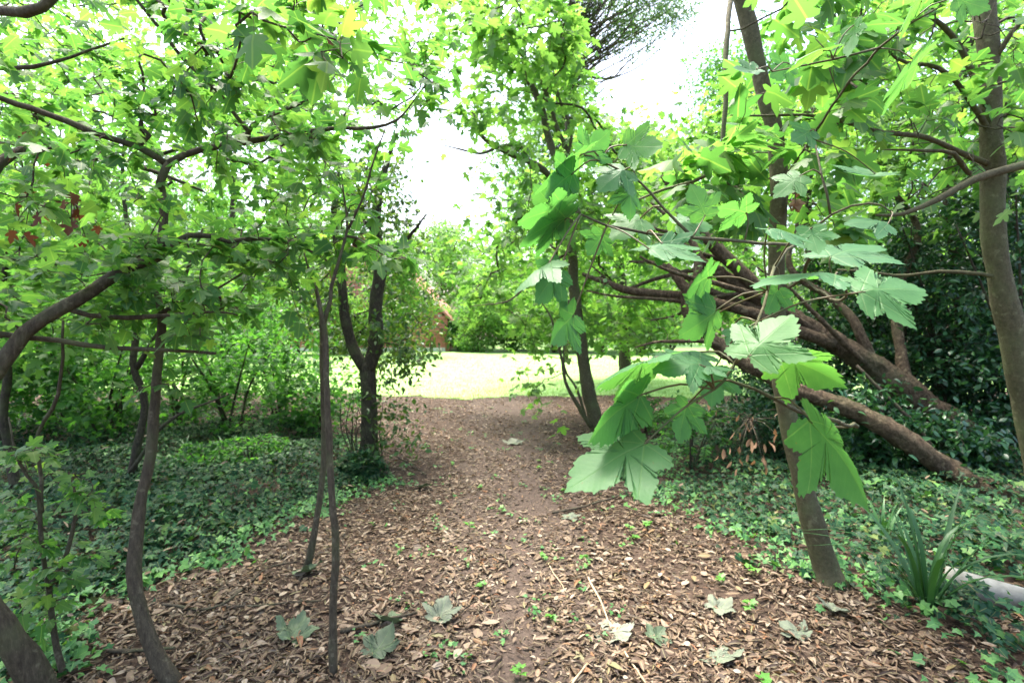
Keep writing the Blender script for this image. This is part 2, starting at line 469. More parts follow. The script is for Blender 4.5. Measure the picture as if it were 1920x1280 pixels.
def syc_template(fold, droop, wave, seed, lobe=0.10):
    r = np.random.default_rng(seed)
    out = serrate(mirror(SYC), 0.016, 2)
    out = out * (1 + r.normal(0, 0.02, (len(out), 1)))
    C = np.array((0, 0.24)); n = len(out)
    vs = [np.array([C])]
    ts = (0.22, 0.45, 0.7, 0.88, 1.0)
    for t in ts: vs.append(C + (out - C) * t)
    v2 = np.vstack(vs)
    ph = r.uniform(0, 6.28, 4)
    x, y = v2[:, 0], v2[:, 1]
    rr = np.hypot(x, y - 0.1)
    ang = np.arctan2(x, y)
    z = -fold * np.abs(x) - droop * y ** 2 * np.sign(y) + wave * (np.sin(7 * x + ph[0]) * np.cos(6 * y + ph[1]) + 0.5 * np.sin(13 * x + ph[2]) * np.sin(11 * y + ph[3]))
    z -= lobe * rr ** 2 * (1 + 0.15 * np.cos(7.2 * np.abs(ang)))
    v = np.column_stack([v2, z])
    loops = []; cnt = []
    for j in range(n): loops += [0, 1 + j, 1 + (j + 1) % n]; cnt.append(3)
    for k in range(len(ts) - 1):
        a0, b0 = 1 + k * n, 1 + (k + 1) * n
        for j in range(n):
            j2 = (j + 1) % n
            loops += [a0 + j, b0 + j, b0 + j2, a0 + j2]; cnt.append(4)
    return v, np.array(loops), np.array(cnt)


def strip_leaf(half_w, rows, zf):
    """lens shaped blade of a few quads: left, middle, right columns"""
    v = []
    for (y, w) in rows:
        for s in (-1, 0, 1): v.append((s * w * half_w, y, zf(s * w * half_w, y)))
    loops = []; cnt = []
    for i in range(len(rows) - 1):
        for j in range(2):
            a = i * 3 + j
            loops += [a, a + 1, a + 4, a + 3]; cnt.append(4)
    return np.array(v), np.array(loops), np.array(cnt)


T = {}
T['syc'] = [syc_template(f, d, w, i) for i, (f, d, w) in enumerate([(0.03, 0.08, 0.012), (0.14, 0.12, 0.018), (0.08, 0.22, 0.018), (0.32, 0.12, 0.012), (0.0, 0.3, 0.02), (0.5, 0.2, 0.012)])]
T['maple'] = [fan(mirror(MAPLE), (0, 0.26), lambda x, y, f=f, d=d: -f * abs(x) - d * y * y + 0.03) for f, d in ((0.15, 0.1), (0.35, 0.25), (0.05, 0.3), (0.5, 0.1))]
T['maple_lo'] = [fan(mirror(MAPLE_LO), (0, 0.26), lambda x, y, f=f, d=d: -f * abs(x) - d * y * y + 0.03) for f, d in ((0.2, 0.1), (0.45, 0.2))]
T['ivy'] = [fan(mirror(IVY), (0, 0.24), lambda x, y, f=f, d=d: f * abs(x) - d * y * y - 0.02) for f, d in ((0.1, 0.15), (0.25, 0.05), (-0.15, 0.2))]
T['oval'] = [strip_leaf(w, [(0, 0.1), (0.3, 0.95), (0.65, 0.8), (1, 0.05)], lambda x, y, f=f: f * abs(x) - 0.2 * y * y) for w, f in ((0.26, 0.25), (0.21, 0.5), (0.3, -0.2))]
T['diamond'] = [(np.array([(0, 0, 0), (0.28, 0.5, 0.06), (0, 1, -0.12), (-0.28, 0.5, 0.06)]), np.array([0, 1, 2, 0, 2, 3]), np.array([3, 3]))]
T['dry'] = [strip_leaf(w, [(0, 0.08), (0.22, 0.75), (0.5, 1), (0.78, 0.7), (1, 0.05)], lambda x, y, c=c, b=b: c * x * x * 6 + b * math.sin(y * 3.0 + b * 5) * 0.25)
            for w, c, b in ((0.17, 0.3, 0.3), (0.14, 0.9, -0.3), (0.22, -0.6, 0.4), (0.16, 0.7, -0.5), (0.12, 1.6, 0.2), (0.24, 0.1, 0.15))]
T['blade'] = [(np.array([(-0.05, 0, 0), (0.05, 0, 0), (0.035, 0.6, 0.08), (-0.035, 0.6, 0.08), (0, 1, 0.3)]), np.array([0, 1, 2, 3, 3, 2, 4]), np.array([4, 3]))]

T['ivy_lo'] = [(np.array([(0, 0, 0), (0.5, 0.22, 0.08), (0.2, 0.5, 0.0), (0, 1, -0.12), (-0.2, 0.5, 0.0), (-0.5, 0.22, 0.08)]), np.arange(6), np.array([6]))]
T['star_lo'] = [(np.array([(0, 0, 0), (0.52, 0.36, -0.06), (0.18, 0.52, 0.02), (0, 1, -0.12), (-0.18, 0.52, 0.02), (-0.52, 0.36, -0.06)]), np.array([0, 1, 2, 0, 2, 3, 0, 3, 4, 0, 4, 5]), np.array([3, 3, 3, 3]))]
T['dry_lo'] = [strip_leaf(w, [(0, 0.1), (0.45, 1), (1, 0.05)], lambda x, y, c=c: c * x * x * 6 + 0.1 * y) for w, c in ((0.16, 0.6), (0.2, -0.5), (0.13, 1.3))]
_mesh_cache = {}


def leaf_meshes(kind, mat):
    key = (kind, mat.name)
    if key not in _mesh_cache:
        L = []
        for i, t in enumerate(T[kind]):
            b = MB(); b.add(t[0], t[1], t[2], 0.13 * i, t[0])
            L.append(b.mesh(kind + '_leaf', mat))
        _mesh_cache[key] = L
    return _mesh_cache[key]


def put_leaves(parent, kind, mat, pos, R, s, keep=300, minpx=9.0, name='leaf', rest='foliage', lo=None):
    """the leaves that show largest as objects of their own, the rest as one part"""
    pos = np.asarray(pos); s = np.asarray(s)
    if len(pos) == 0: return
    u, v, z = project(pos)
    px = np.where(z > 0.1, s * F / np.maximum(z, 0.1), 0)
    ok = (u > -20) & (u < 1940) & (v > -20) & (v < 1300) & (px >= minpx) & (z > 0.1)
    order = np.argsort(-np.where(ok, px, 0))[:keep]
    order = order[ok[order]]
    sel = np.zeros(len(pos), bool); sel[order] = True
    ms = leaf_meshes(kind, mat)
    for i in order:
        place(name, ms[int(rng.integers(len(ms)))], R[i], pos[i], s[i], parent)
    rem = np.where(~sel)[0]
    if len(rem):
        mb = MB(); tk = T[lo or kind]
        inside = (u > -120) & (u < 2040) & (v > -120) & (v < 1400) & (z > 0.1)
        tiny = ~inside[rem] | (px[rem] < (16 if kind == 'ivy' else 12))
        tl_ = T['ivy_lo' if kind == 'ivy' else 'diamond' if kind == 'oval' else 'star_lo'][0]
        q = rem[tiny]; mb.scatter(tl_, pos[q], R[q], s[q], rng.random(len(q)))
        rem = rem[~tiny]
        w = rng.integers(0, len(tk), len(rem))
        for k in range(len(tk)):
            q = rem[w == k]
            mb.scatter(tk[k], pos[q], R[q], s[q], rng.random(len(q)))
        mb.build(rest, mat, parent, smooth=True, kind='stuff')

# ------------------------------------------------------------------ growing trees


class Tree:
    def __init__(self, name, base, label, cat='tree', group=None, bark='bark_brown', twig='twig'):
        self.e = empty(name, base, label, cat, group)
        self.base = np.asarray(base, float)
        self.nodes = []; self.par = []; self.rad = []
        self.bark = M[bark]; self.twig = M[twig]
        self.paths = []
        self.lp = []; self.ld = []; self.lu = []; self.ls = []
        self.pet = MB()
        self.bp = []; self.bd = []; self.bu = []; self.bs = []

    def limb(self, name, pts, r, sides=10, step=0.07, jit=0.004, rough=0.03, node=True, mat=None):
        """a trunk or main limb: control points (3D) and radii (m) along it"""
        p = smooth_path(pts, step, jit)
        s = np.concatenate([[0], np.cumsum(np.linalg.norm(np.diff(p, axis=0), axis=1))]); s /= s[-1]
        q = np.concatenate([[0], np.cumsum(np.linalg.norm(np.diff(np.asarray(pts, float), axis=0), axis=1))]); q /= q[-1]
        r = np.broadcast_to(np.asarray(r, float), (len(pts),)) if np.ndim(r) else np.full(len(pts), r)
        rr = np.interp(s, q, r)
        rr = rr * (1 + 0.05 * np.sin(s * 23 + len(self.nodes)) + 0.035 * np.sin(s * 61 + 1))
        mb = MB(); mb.tube(p, rr, sides, True, 0.5, rough)
        o = mb.build(name, mat or self.bark, self.e)
        if node:
            prev = -1
            for a, b in zip(p[::2], rr[::2]):
                self.nodes.append(a); self.par.append(prev); self.rad.append(b); prev = len(self.nodes) - 1
        return o

    def grow(self, targets, nleaf=(6, 10), lsize=(0.05, 0.08), reach=0.28, droop=0.25, tilt=0.45, rise=0.12, first=0, petiole=0.6, minz=None, wob=0.1):
        T_ = np.asarray(targets, float)
        A = np.array(self.nodes[first:]); base = first
        D = np.linalg.norm(T_[:, None] - A[None], axis=2)
        idx = D.argmin(1) + base; dmin = D.min(1)
        left = np.ones(len(T_), bool)
        for _ in range(len(T_)):
            i = int(np.argmin(np.where(left, dmin, 1e9))); left[i] = False
            n0 = int(idx[i]); p0 = self.nodes[n0]; p1 = T_[i]; L = max(np.linalg.norm(p1 - p0), 1e-3)
            k = max(3, min(14, int(L / 0.09)))
            c = (p0 + p1) / 2 + rng.normal(0, wob, 3) * L + np.array((0, 0, rise * L))
            t = np.linspace(0, 1, k + 1)[1:, None]
            pp = (1 - t) ** 2 * p0 + 2 * t * (1 - t) * c + t ** 2 * p1
            pp[:-1] += rng.normal(0, 0.012, (k - 1 + 0, 3)) if k > 1 else 0
            ids = []; prev = n0
            for q in pp:
                self.nodes.append(q); self.par.append(prev); self.rad.append(0.0); prev = len(self.nodes) - 1; ids.append(prev)
            self.paths.append([n0] + ids)
            dn = np.linalg.norm(T_[:, None] - pp[None], axis=2); m = dn.min(1)
            upd = m < dmin; idx[upd] = np.array(ids)[dn.argmin(1)[upd]]; dmin = np.minimum(dmin, m)
            # leaves on the outer part of the twig
            full = np.vstack([p0, pp]); seg = np.linalg.norm(np.diff(full, axis=0), axis=1)
            cum = np.concatenate([[0], np.cumsum(seg)]); tot = cum[-1]
            nl = int(rng.integers(nleaf[0], nleaf[1] + 1))
            if nl == 0: continue
            ss = np.sort(tot - rng.random(nl) ** 1.3 * min(reach, tot * 0.9)); ss[-1] = tot
            for a, sv in enumerate(ss):
                q = np.array([np.interp(sv, cum, full[:, d]) for d in range(3)])
                j = min(np.searchsorted(cum, sv, 'right'), len(full) - 1)
                tan = nrm(full[j] - full[j - 1])
                side = nrm(np.cross(tan, (0, 0, 1)) + 1e-6) * (1 if a % 2 else -1)
                d = nrm(tan * rng.uniform(0.2, 0.9) + side * rng.uniform(0.4, 1.1) + rng.normal(0, 0.25, 3) + np.array((0, 0, rng.uniform(-0.1, 0.3))))
                if a == nl - 1: d = nrm(tan + rng.normal(0, 0.3, 3))
                size = rng.uniform(*lsize)
                b = q + d * size * petiole
                if petiole > 0.2:
                    self.pet.tube(np.array([q, (q + b) / 2 + (0, 0, 0.05 * size), b]), (0.0011, 0.0009, 0.0008), 3, False)
                dd = nrm(d + np.array((0, 0, -droop)) + rng.normal(0, 0.2, 3))
                self.lp.append(b); self.ld.append(dd); self.ls.append(size)
                self.lu.append(nrm(np.array((0, 0, 1.0)) + rng.normal(0, tilt, 3)))

    def bulk(self, n, lsize, spread=0.06, droop=0.3, tilt=0.5, skip=0):
        """more leaves on the twigs that were grown, without drawing each petiole"""
        ids = np.array([i for p in self.paths[skip:] for i in p[max(1, len(p) // 3):]])
        q = np.array([self.nodes[i] for i in ids]); c = q.mean(0)
        k = rng.integers(0, len(q), n)
        d = nrm(rng.normal(0, 1, (n, 3)) * (1, 1, .5) + (0, 0, -droop))
        self.bp.append(q[k] + rng.normal(0, spread, (n, 3))); self.bd.append(d)
        self.bu.append(nrm(np.array((0, 0, 1.0)) + rng.normal(0, tilt, (n, 3)))); self.bs.append(rng.uniform(*lsize, n))

    def finish(self, leaf, mat, keep=300, lo=None, tip=0.0017, power=0.42, leaf_name='leaf', minpx=9, sides=5, crown='crown', rmax=0.03):
        cnt = np.zeros(len(self.nodes))
        for p in self.paths: cnt[p[-1]] += 1
        for i in range(len(self.nodes) - 1, -1, -1):
            if self.par[i] >= 0: cnt[self.par[i]] += cnt[i]
        mb = MB()
        for p in self.paths:
            r = np.array([min(tip * max(cnt[i], 1) ** power, rmax) for i in p])
            r[0] = r[1] if len(r) > 1 else r[0]
            mb.tube(np.array([self.nodes[i] for i in p]), r, sides, True, 0.5)
        mb.build('twigs', self.twig, self.e, kind='stuff')
        ce = None
        if self.lp:
            ce = bpy.data.objects.new(crown, None); ce.parent = self.e; ce.empty_display_size = 0.1; col.objects.link(ce)
            pos = np.vstack([np.array(self.lp)] + self.bp); R = frames(np.vstack([np.array(self.ld)] + self.bd), np.vstack([np.array(self.lu)] + self.bu)); sz = np.concatenate([np.array(self.ls)] + self.bs)
            okz = pos[:, 2] > 0.02; pos, R, sz = pos[okz], R[okz], sz[okz]
            put_leaves(ce, leaf, M[mat], pos, R, sz, keep, minpx, leaf_name, 'foliage', lo)
            if self.pet.v: self.pet.build('petioles', M['stem'], ce, kind='stuff')
        return self.e


def PP(*uvd):
    return [P(*q) for q in uvd]


def poly_in(poly, u, v):
    poly = np.asarray(poly, float); ins = np.zeros(len(u), bool); n = len(poly)
    for i in range(n):
        x1, y1 = poly[i]; x2, y2 = poly[(i + 1) % n]
        c = ((y1 > v) != (y2 > v)) & (u < (x2 - x1) * (v - y1) / (y2 - y1 + 1e-12) + x1)
        ins ^= c
    return ins


def targets(poly, n, d, avoid=()):
    """points of the place within a patch of the view, d = depth range"""
    poly = np.asarray(poly, float); lo = poly.min(0); hi = poly.max(0); out = []
    while len(out) < n:
        u = rng.uniform(lo[0], hi[0], 4 * n); v = rng.uniform(lo[1], hi[1], 4 * n); dd = rng.uniform(d[0], d[1], 4 * n)
        ok = poly_in(poly, u, v)
        for a in avoid: ok &= ~poly_in(a, u, v)
        for a, b, c in zip(u[ok], v[ok], dd[ok]):
            q = P(a, b, c)
            if q[2] > 0.05: out.append(q)
            if len(out) >= n: break
    return np.array(out)


SKY_GAPS = [[(740, 235), (880, 240), (960, 290), (900, 400), (760, 370)], [(1130, 110), (1260, 60), (1385, 0), (1400, 120), (1330, 210), (1180, 235)],
            [(840, 100), (900, 120), (890, 200), (830, 170)]]

# ------------------------------------------------------------------ ground, path, lawn


def ivy_edge_x_left(y):
    """right-hand edge of the left ivy bed"""
    pts = np.array([G(u, v)[:2] for u, v in ((60, 1260), (200, 1140), (330, 1085), (450, 1040), (560, 985), (640, 940), (720, 915), (690, 860), (640, 820), (560, 795))])
    o = np.argsort(pts[:, 1])
    return np.interp(y, pts[o, 1], pts[o, 0])


def ivy_edge_x_right(y):
    pts = np.array([G(u, v)[:2] for u, v in ((1800, 1275), (1690, 1190), (1600, 1110), (1470, 1055), (1340, 1000), (1210, 950), (1250, 880), (1230, 830), (1230, 790))])
    o = np.argsort(pts[:, 1])
    return np.interp(y, pts[o, 1], pts[o, 0])


def sheet(name, xs, ys, zoff, mat, mask=None):
    X, Y = np.meshgrid(xs, ys, indexing='xy')
    Z = gz(X, Y) + zoff
    v = np.stack([X, Y, Z], -1).reshape(-1, 3); nx = len(xs)
    i, j = np.meshgrid(np.arange(len(ys) - 1), np.arange(nx - 1), indexing='ij')
    q = np.stack([i * nx + j, i * nx + j + 1, (i + 1) * nx + j + 1, (i + 1) * nx + j], -1).reshape(-1, 4)
    if mask is not None:
        cc = v[q].mean(1); q = q[mask(cc[:, 0], cc[:, 1])]
    b = MB(); b.add(v, q.ravel(), np.full(len(q), 4))
    return b.build(name, mat)


M['soil'] = plain_mat('soil_and_leaf_mould', (0.025, 0.017, 0.012), (0.09, 0.062, 0.045), 14, 0.95, 0.02, 10, 0.15)
M['bare'] = plain_mat('trodden_soil', (0.04, 0.029, 0.022), (0.10, 0.074, 0.058), 40, 0.95, 0.01, 10, 0.15)
M['lawn'] = plain_mat('lawn_turf', (0.18, 0.32, 0.09), (0.30, 0.45, 0.17), 3.0, 0.9, 0.01, 8, 0.1)
gx = np.concatenate([np.linspace(-600, -14, 14), np.linspace(-12, 12, 81), np.linspace(14, 600, 14)])
gy = np.concatenate([np.linspace(-300, -4, 10), np.linspace(-3, 13, 65), np.linspace(15, 900, 20)])
tag(sheet('ground', gx, gy, -0.004, M['soil']), 'brown woodland soil under the trees', kind='structure')


def path_mid(y): return np.interp(y, (1.5, 2.5, 4, 6, 8, 11), (0.08, 0.05, 0.03, 0.1, 0.05, -0.1))


path = sheet('path', np.linspace(-2.2, 2.2, 89), np.linspace(0.6, 11.0, 209), 0.001, M['bare'],
             lambda x, y: np.abs(x - path_mid(y) + 0.06 * np.sin(5 * y) + 0.05 * np.sin(11 * y + x * 3)) < 0.30 + 0.05 * y)
tag(path, 'trodden earth path strewn with dry leaves', kind='structure')


def lawn_edge(x): return 10.3 + 0.25 * np.sin(1.1 * x) + 0.15 * np.sin(3.1 * x + 1) + 0.10 * np.abs(x - 1) + 0.06 * np.sin(9 * x)


lawn = sheet('lawn', np.linspace(-26, 26, 209), np.concatenate([np.linspace(9.5, 14, 73), np.linspace(14.5, 40, 30)]), 0.004, M['lawn'], lambda x, y: y > lawn_edge(x))
tag(lawn, 'bright open lawn beyond the trees', kind='structure')

# grass blades along the near half of the lawn
n = 42000
gy_ = 10.0 + rng.random(n) ** 1.8 * 13; gx_ = rng.uniform(-0.75, 0.5, n) * gy_
ok = (gy_ > lawn_edge(gx_) - 0.3 * rng.random(n)); gx_, gy_ = gx_[ok], gy_[ok]; n = len(gx_)
d = nrm(np.column_stack([rng.normal(0, 0.5, n), rng.normal(0, 0.5, n), np.ones(n)]))
b = MB(); b.scatter(T['blade'][0], np.column_stack([gx_, gy_, gz(gx_, gy_) + 0.003]), frames(d, nrm(rng.normal(0, 1, (n, 3)))), rng.uniform(0.03, 0.065, n) * (1 + gy_ * 0.01), rng.random(n))
tag(b.build('lawn_grass', M['grass']), 'short pale green grass covering the open lawn', 'grass', kind='stuff')


PIPE0, PIPE1 = G(1772, 1112), G(1990, 1172)


def in_ivy(x, y):
    wob = 0.10 * np.sin(6 * y + 3 * x) + 0.08 * np.sin(13 * y + 5 * x) + rng.normal(0, 0.09, np.shape(x)) + np.where(rng.random(np.shape(x)) < 0.06, rng.normal(0, 0.3, np.shape(x)), 0)
    L = (x < ivy_edge_x_left(y) + wob) & (y < 8.2 + 0.3 * np.sin(2 * x)) & (y > 1.4)
    Rr = (x > ivy_edge_x_right(y) + wob) & (y < 8.8) & (y > 1.2)
    Rr &= (y > 2.75 + 0.25 * np.sin(5 * x)) | (rng.random(np.shape(x)) < 0.33)
    t_ = np.clip(((x - PIPE0[0]) * (PIPE1[0] - PIPE0[0]) + (y - PIPE0[1]) * (PIPE1[1] - PIPE0[1])) / ((PIPE1[0] - PIPE0[0]) ** 2 + (PIPE1[1] - PIPE0[1]) ** 2), 0, 1)
    Rr &= (np.hypot(x - PIPE0[0] - t_ * (PIPE1[0] - PIPE0[0]), y - PIPE0[1] - t_ * (PIPE1[1] - PIPE0[1])) > 0.10)
    front = (x > PIPE0[0] - 0.1) & (y < PIPE0[1] + t_ * (PIPE1[1] - PIPE0[1])) & (y > PIPE0[1] - 0.35)
    Rr &= ~front | (rng.random(np.shape(x)) < 0.25)
    return L, Rr


# leaf litter
def litter_points(n, y0, y1, half):
    y = y0 + (y1 - y0) * rng.random(n) ** 1.25
    x = rng.uniform(-1, 1, n) * half(y)
    L, Rr = in_ivy(x, y)
    cover = np.where(L | Rr, 0.16, 1.0)
    bare = 0.82 * np.exp(-((x - path_mid(y) - 0.04 - 0.08 * np.sin(1.9 * y)) / (0.12 + 0.010 * y)) ** 2) * (0.55 + 0.45 * (np.sin(2.9 * y + 0.5) > -0.2))
    cover = cover * (1 - bare)
    cover *= np.where(y > lawn_edge(x) - 0.1, 0.02, 1)
    clump = 0.72 + 0.28 * np.sin(3.3 * x + 1.2) * np.sin(2.7 * y) + 0.2 * np.sin(8 * x + 5 * y)
    ok = rng.random(n) < cover * clump
    return x[ok], y[ok]


x, y = litter_points(150000, 1.35, 11.2, lambda y: 0.4 + y * 1.02)
n = len(x); x0_ = x
hd = rng.uniform(0, 2 * math.pi, n)
tl = np.abs(rng.normal(0, 0.22, n))
dr = np.column_stack([np.cos(hd), np.sin(hd), tl * 0.4])
up = np.column_stack([rng.normal(0, 0.3, n), rng.normal(0, 0.3, n), np.ones(n)])
s = rng.uniform(0.026, 0.062, n) * rng.choice([1, 1, 0.8, 0.55, 1.45], n, p=[.3, .25, .2, .17, .08])
s3 = np.column_stack([s * rng.choice([.55, .75, .95, 1.35], n) * rng.uniform(0.8, 1.2, n), s, s * rng.uniform(0.6, 1.6, n)])
pos = np.column_stack([x, y, gz(x, y) + rng.uniform(0.003, 0.016, n)])
R = frames(dr, up)
u_, v_, z_ = project(pos)
near = np.where((u_ > 60) & (u_ < 1860) & (v_ < 1290), s / np.maximum(z_, 0.5), 0)
order = np.argsort(-near)[:300]
sel = np.zeros(n, bool); sel[order] = True
ms = leaf_meshes('dry', M['litter'])
for i in order: place('fallen_leaf', ms[int(rng.integers(len(ms)))], R[i], pos[i], s3[i], path)
b = MB(); w = rng.integers(0, len(T['dry']), n)
farl = pos[:, 1] > 4.0
for k in range(3):
    q = np.where((w % 3 == k) & ~sel & farl)[0]; b.scatter(T['dry_lo'][k], pos[q], R[q], s3[q], rng.random(len(q)))
for k in range(len(T['dry'])):
    q = np.where((w == k) & ~sel & ~farl)[0]; b.scatter(T['dry'][k], pos[q], R[q], s3[q], np.clip(rng.random(len(q)) * 0.98 + 0.12 * np.sin(2.3 * pos[q, 0] + 1.7 * pos[q, 1]) * np.sin(3.1 * pos[q, 1] - x0_[q]), 0, 0.999))
n2 = 70000                                        # crumbs and broken bits
x, y = litter_points(n2, 1.35, 8, lambda y: 0.4 + y * 1.0); n2 = len(x)
hd = rng.uniform(0, 6.28, n2)
b.scatter(T['diamond'][0], np.column_stack([x, y, gz(x, y) + rng.uniform(0.002, 0.008, n2)]), frames(np.column_stack([np.cos(hd), np.sin(hd), rng.normal(0, 0.2, n2)]), np.column_stack([rng.normal(0, .3, n2), rng.normal(0, .3, n2), np.ones(n2)])),
          np.column_stack([rng.uniform(0.008, 0.03, n2), rng.uniform(0.01, 0.04, n2), np.full(n2, 0.02)]), rng.random(n2))
n3 = 9000                                         # fine stalks and needles of wood
x, y = litter_points(n3, 1.35, 8, lambda y: 0.4 + y * 1.0); n3 = len(x); hd = rng.uniform(0, 6.28, n3)
b.scatter(T['diamond'][0], np.column_stack([x, y, gz(x, y) + rng.uniform(0.008, 0.02, n3)]), frames(np.column_stack([np.cos(hd), np.sin(hd), rng.normal(0, 0.12, n3)]), np.column_stack([rng.normal(0, .3, n3), rng.normal(0, .3, n3), np.ones(n3)])),
          np.column_stack([rng.uniform(0.005, 0.012, n3), rng.uniform(0.03, 0.11, n3), np.full(n3, 0.02)]), rng.random(n3) * .8)
tag(b.build('leaf_litter', M['litter']), 'carpet of narrow dry brown leaves over the woodland floor', 'leaf litter', kind='stuff')


# tiny weeds dotted over the path
nc = 150; cy = 2.2 + 7.5 * rng.random(nc); cx_ = rng.uniform(-0.28, 0.34, nc) * cy
k = np.repeat(np.arange(nc), 7); m = len(k)
wx = cx_[k] + rng.normal(0, .03, m); wy = cy[k] + rng.normal(0, .03, m); hd = rng.uniform(0, 6.28, m)
b = MB(); b.scatter(T['ivy'][0], np.column_stack([wx, wy, gz(wx, wy) + rng.uniform(.012, .035, m)]), frames(np.column_stack([np.cos(hd), np.sin(hd), rng.normal(0, .3, m)]), np.column_stack([rng.normal(0, .4, m), rng.normal(0, .4, m), np.ones(m)])), rng.uniform(.012, .03, m), rng.random(m))
tag(b.build('weeds', M['ivy_young']), 'tiny green weeds dotted through the leaf litter on the path', 'weeds', kind='stuff')

# ivy beds
def ivy_bed(side, n, name, label, x0, x1, y1, mound):
    y = 1.3 + (y1 - 1.3) * rng.random(n) ** 1.15; x = rng.uniform(x0, x1, n) * (0.35 + 0.65 * y / y1)
    L, Rr = in_ivy(x, y); ok = L if side < 0 else Rr
    ok &= rng.random(n) < 0.85 + 0.45 * np.sin(3.7 * x + 0.8 * y) * np.sin(3.1 * y - 1.3 * x)
    x, y = x[ok], y[ok]; n = len(x)
    e = (ivy_edge_x_left(y) - x) if side < 0 else (x - ivy_edge_x_right(y))
    e = np.clip(e / 0.6, 0, 1)
    hz = (0.03 + mound * e * (0.8 + 0.55 * np.sin(2.1 * x + 1) * np.sin(1.9 * y) + 0.35 * np.sin(5.1 * x + 3.7 * y) * np.sin(4.3 * y - 2 * x)))
    lvl = rng.random(n) ** 0.45
    z = gz(x, y) + 0.012 + hz * lvl
    hd = rng.uniform(0, 6.28, n)
    dr = np.column_stack([np.cos(hd), np.sin(hd) - 0.5, rng.normal(-0.25, 0.25, n)])
    up = np.column_stack([rng.normal(0, 0.5, n), rng.normal(-0.35, 0.5, n), np.ones(n)])
    s = rng.uniform(0.022, 0.055, n) * rng.choice([1, 1, 1.4], n)
    st = bpy.data.objects.new(name, None); st.location = (float(x.mean()), float(y.mean()), 0); col.objects.link(st)
    tag(st, label, 'ivy', kind='stuff')
    R = frames(dr, up); pos = np.column_stack([x, y, z])
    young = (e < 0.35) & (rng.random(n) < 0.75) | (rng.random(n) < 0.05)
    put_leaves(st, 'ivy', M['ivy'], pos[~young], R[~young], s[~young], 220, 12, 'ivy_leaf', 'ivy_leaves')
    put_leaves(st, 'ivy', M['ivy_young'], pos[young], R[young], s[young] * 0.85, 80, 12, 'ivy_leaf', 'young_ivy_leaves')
    k = rng.integers(0, n, 420); hd = rng.uniform(0, 6.28, 420)                       # dry leaves caught on top
    b = MB(); b.scatter(T['dry'][0], pos[k] + (0, 0, .02), frames(np.column_stack([np.cos(hd), np.sin(hd), rng.normal(0, .3, 420)]), np.column_stack([rng.normal(0, .4, 420), rng.normal(0, .4, 420), np.ones(420)])), rng.uniform(.035, .07, 420), rng.random(420))
    b.build('caught_dry_leaves', M['litter'], st, kind='stuff')
    b = MB()
    for _ in range(140):
        i = int(rng.integers(n)); p = np.array((x[i], y[i], gz(x[i], y[i]) + 0.015)); hd = rng.uniform(0, 6.28); pts = [p]
        for k in range(6):
            hd += rng.normal(0, 0.4); p = p + np.array((math.cos(hd) * 0.08, math.sin(hd) * 0.08, 0)); pts.append(p + (0, 0, rng.uniform(0, 0.02)))
        b.tube(np.array(pts), 0.0025, 4, False)
    b.build('ivy_stems', M['twig'], st, kind='stuff')


ivy_bed(-1, 105000, 'ivy_bed', 'dark green ivy covering the ground on the left of the path', -9.5, 0.0, 8.4, 0.17)
ivy_bed(1, 78000, 'ivy_bed', 'ivy covering the ground under the leaning logs right of the path', 0.0, 9.0, 8.8, 0.16)

# ------------------------------------------------------------------ background beyond the lawn


def bg_tree(u, d, h, crown_z, rad, n, mat, label, name='broadleaf_tree', cat='tree', group=None, lsize=(0.12, 0.2), tr=0.16, bark='bark_brown', nclump=26, leaf='diamond', base_x=None):
    base = np.array(((u - 960) / F * d if base_x is None else base_x, d, 0.0)); cx = np.array(((u - 960) / F * d, d, 0.0))
    e = empty(name, base, label, cat, group)
    rad = np.asarray(rad, float); c = cx + (0, 0, crown_z)
    top = base + np.array((rng.normal(0, 0.3), rng.normal(0, 0.3), h * 0.86))
    tp = smooth_path([base, base * 0.6 + top * 0.4 + (rng.normal(0, .15), 0, 0), top], 0.6, 0.03)
    b = MB(); b.tube(tp, np.interp(np.linspace(0, 1, len(tp)), (0, 1), (tr, tr * 0.15)), 8); b.build('trunk', M[bark], e)
    pos = []; dr = []
    b = MB()
    for k in range(nclump):
        q = nrm(rng.normal(0, 1, 3)) * rng.random() ** 0.4
        cc = c + q * rad * 0.82
        if cc[2] < 0.3: cc[2] = 0.3 + rng.random() * 0.4
        j = int(np.clip(np.interp(cc[2] - 0.8, (0, h), (0, len(tp))), 0, len(tp) - 1))
        a = tp[j]; mid = (a + cc) / 2 + rng.normal(0, 0.12, 3) * np.linalg.norm(cc - a)
        b.tube(smooth_path([a, mid, cc], 0.5), np.linspace(tr * 0.3, 0.012, len(smooth_path([a, mid, cc], 0.5))), 5)
        m = n // nclump
        rr = rad.mean() * rng.uniform(0.24, 0.42) * (0.55 if nclump > 100 else 1)
        v = nrm(rng.normal(0, 1, (m, 3))); r = rr * rng.random(m) ** 0.45
        pos.append(cc + v * r[:, None] * np.array((1.15, 1.15, 0.7))); dr.append(v)
    b.build('branches', M[bark], e)
    pos = np.vstack(pos); dr = np.vstack(dr); m = len(pos)
    ok = pos[:, 2] > 0.03; pos, dr = pos[ok], dr[ok]; m = len(pos)
    dr = nrm(dr + rng.normal(0, 0.5, (m, 3)) + (0, 0, -0.25))
    up = nrm(rng.normal(0, 0.6, (m, 3)) + (0, 0, 1))
    mb = MB(); mb.scatter(T[leaf][0], pos, frames(dr, up), rng.uniform(*lsize, m), rng.random(m))
    mb.build('crown', M[mat], e)
    return e


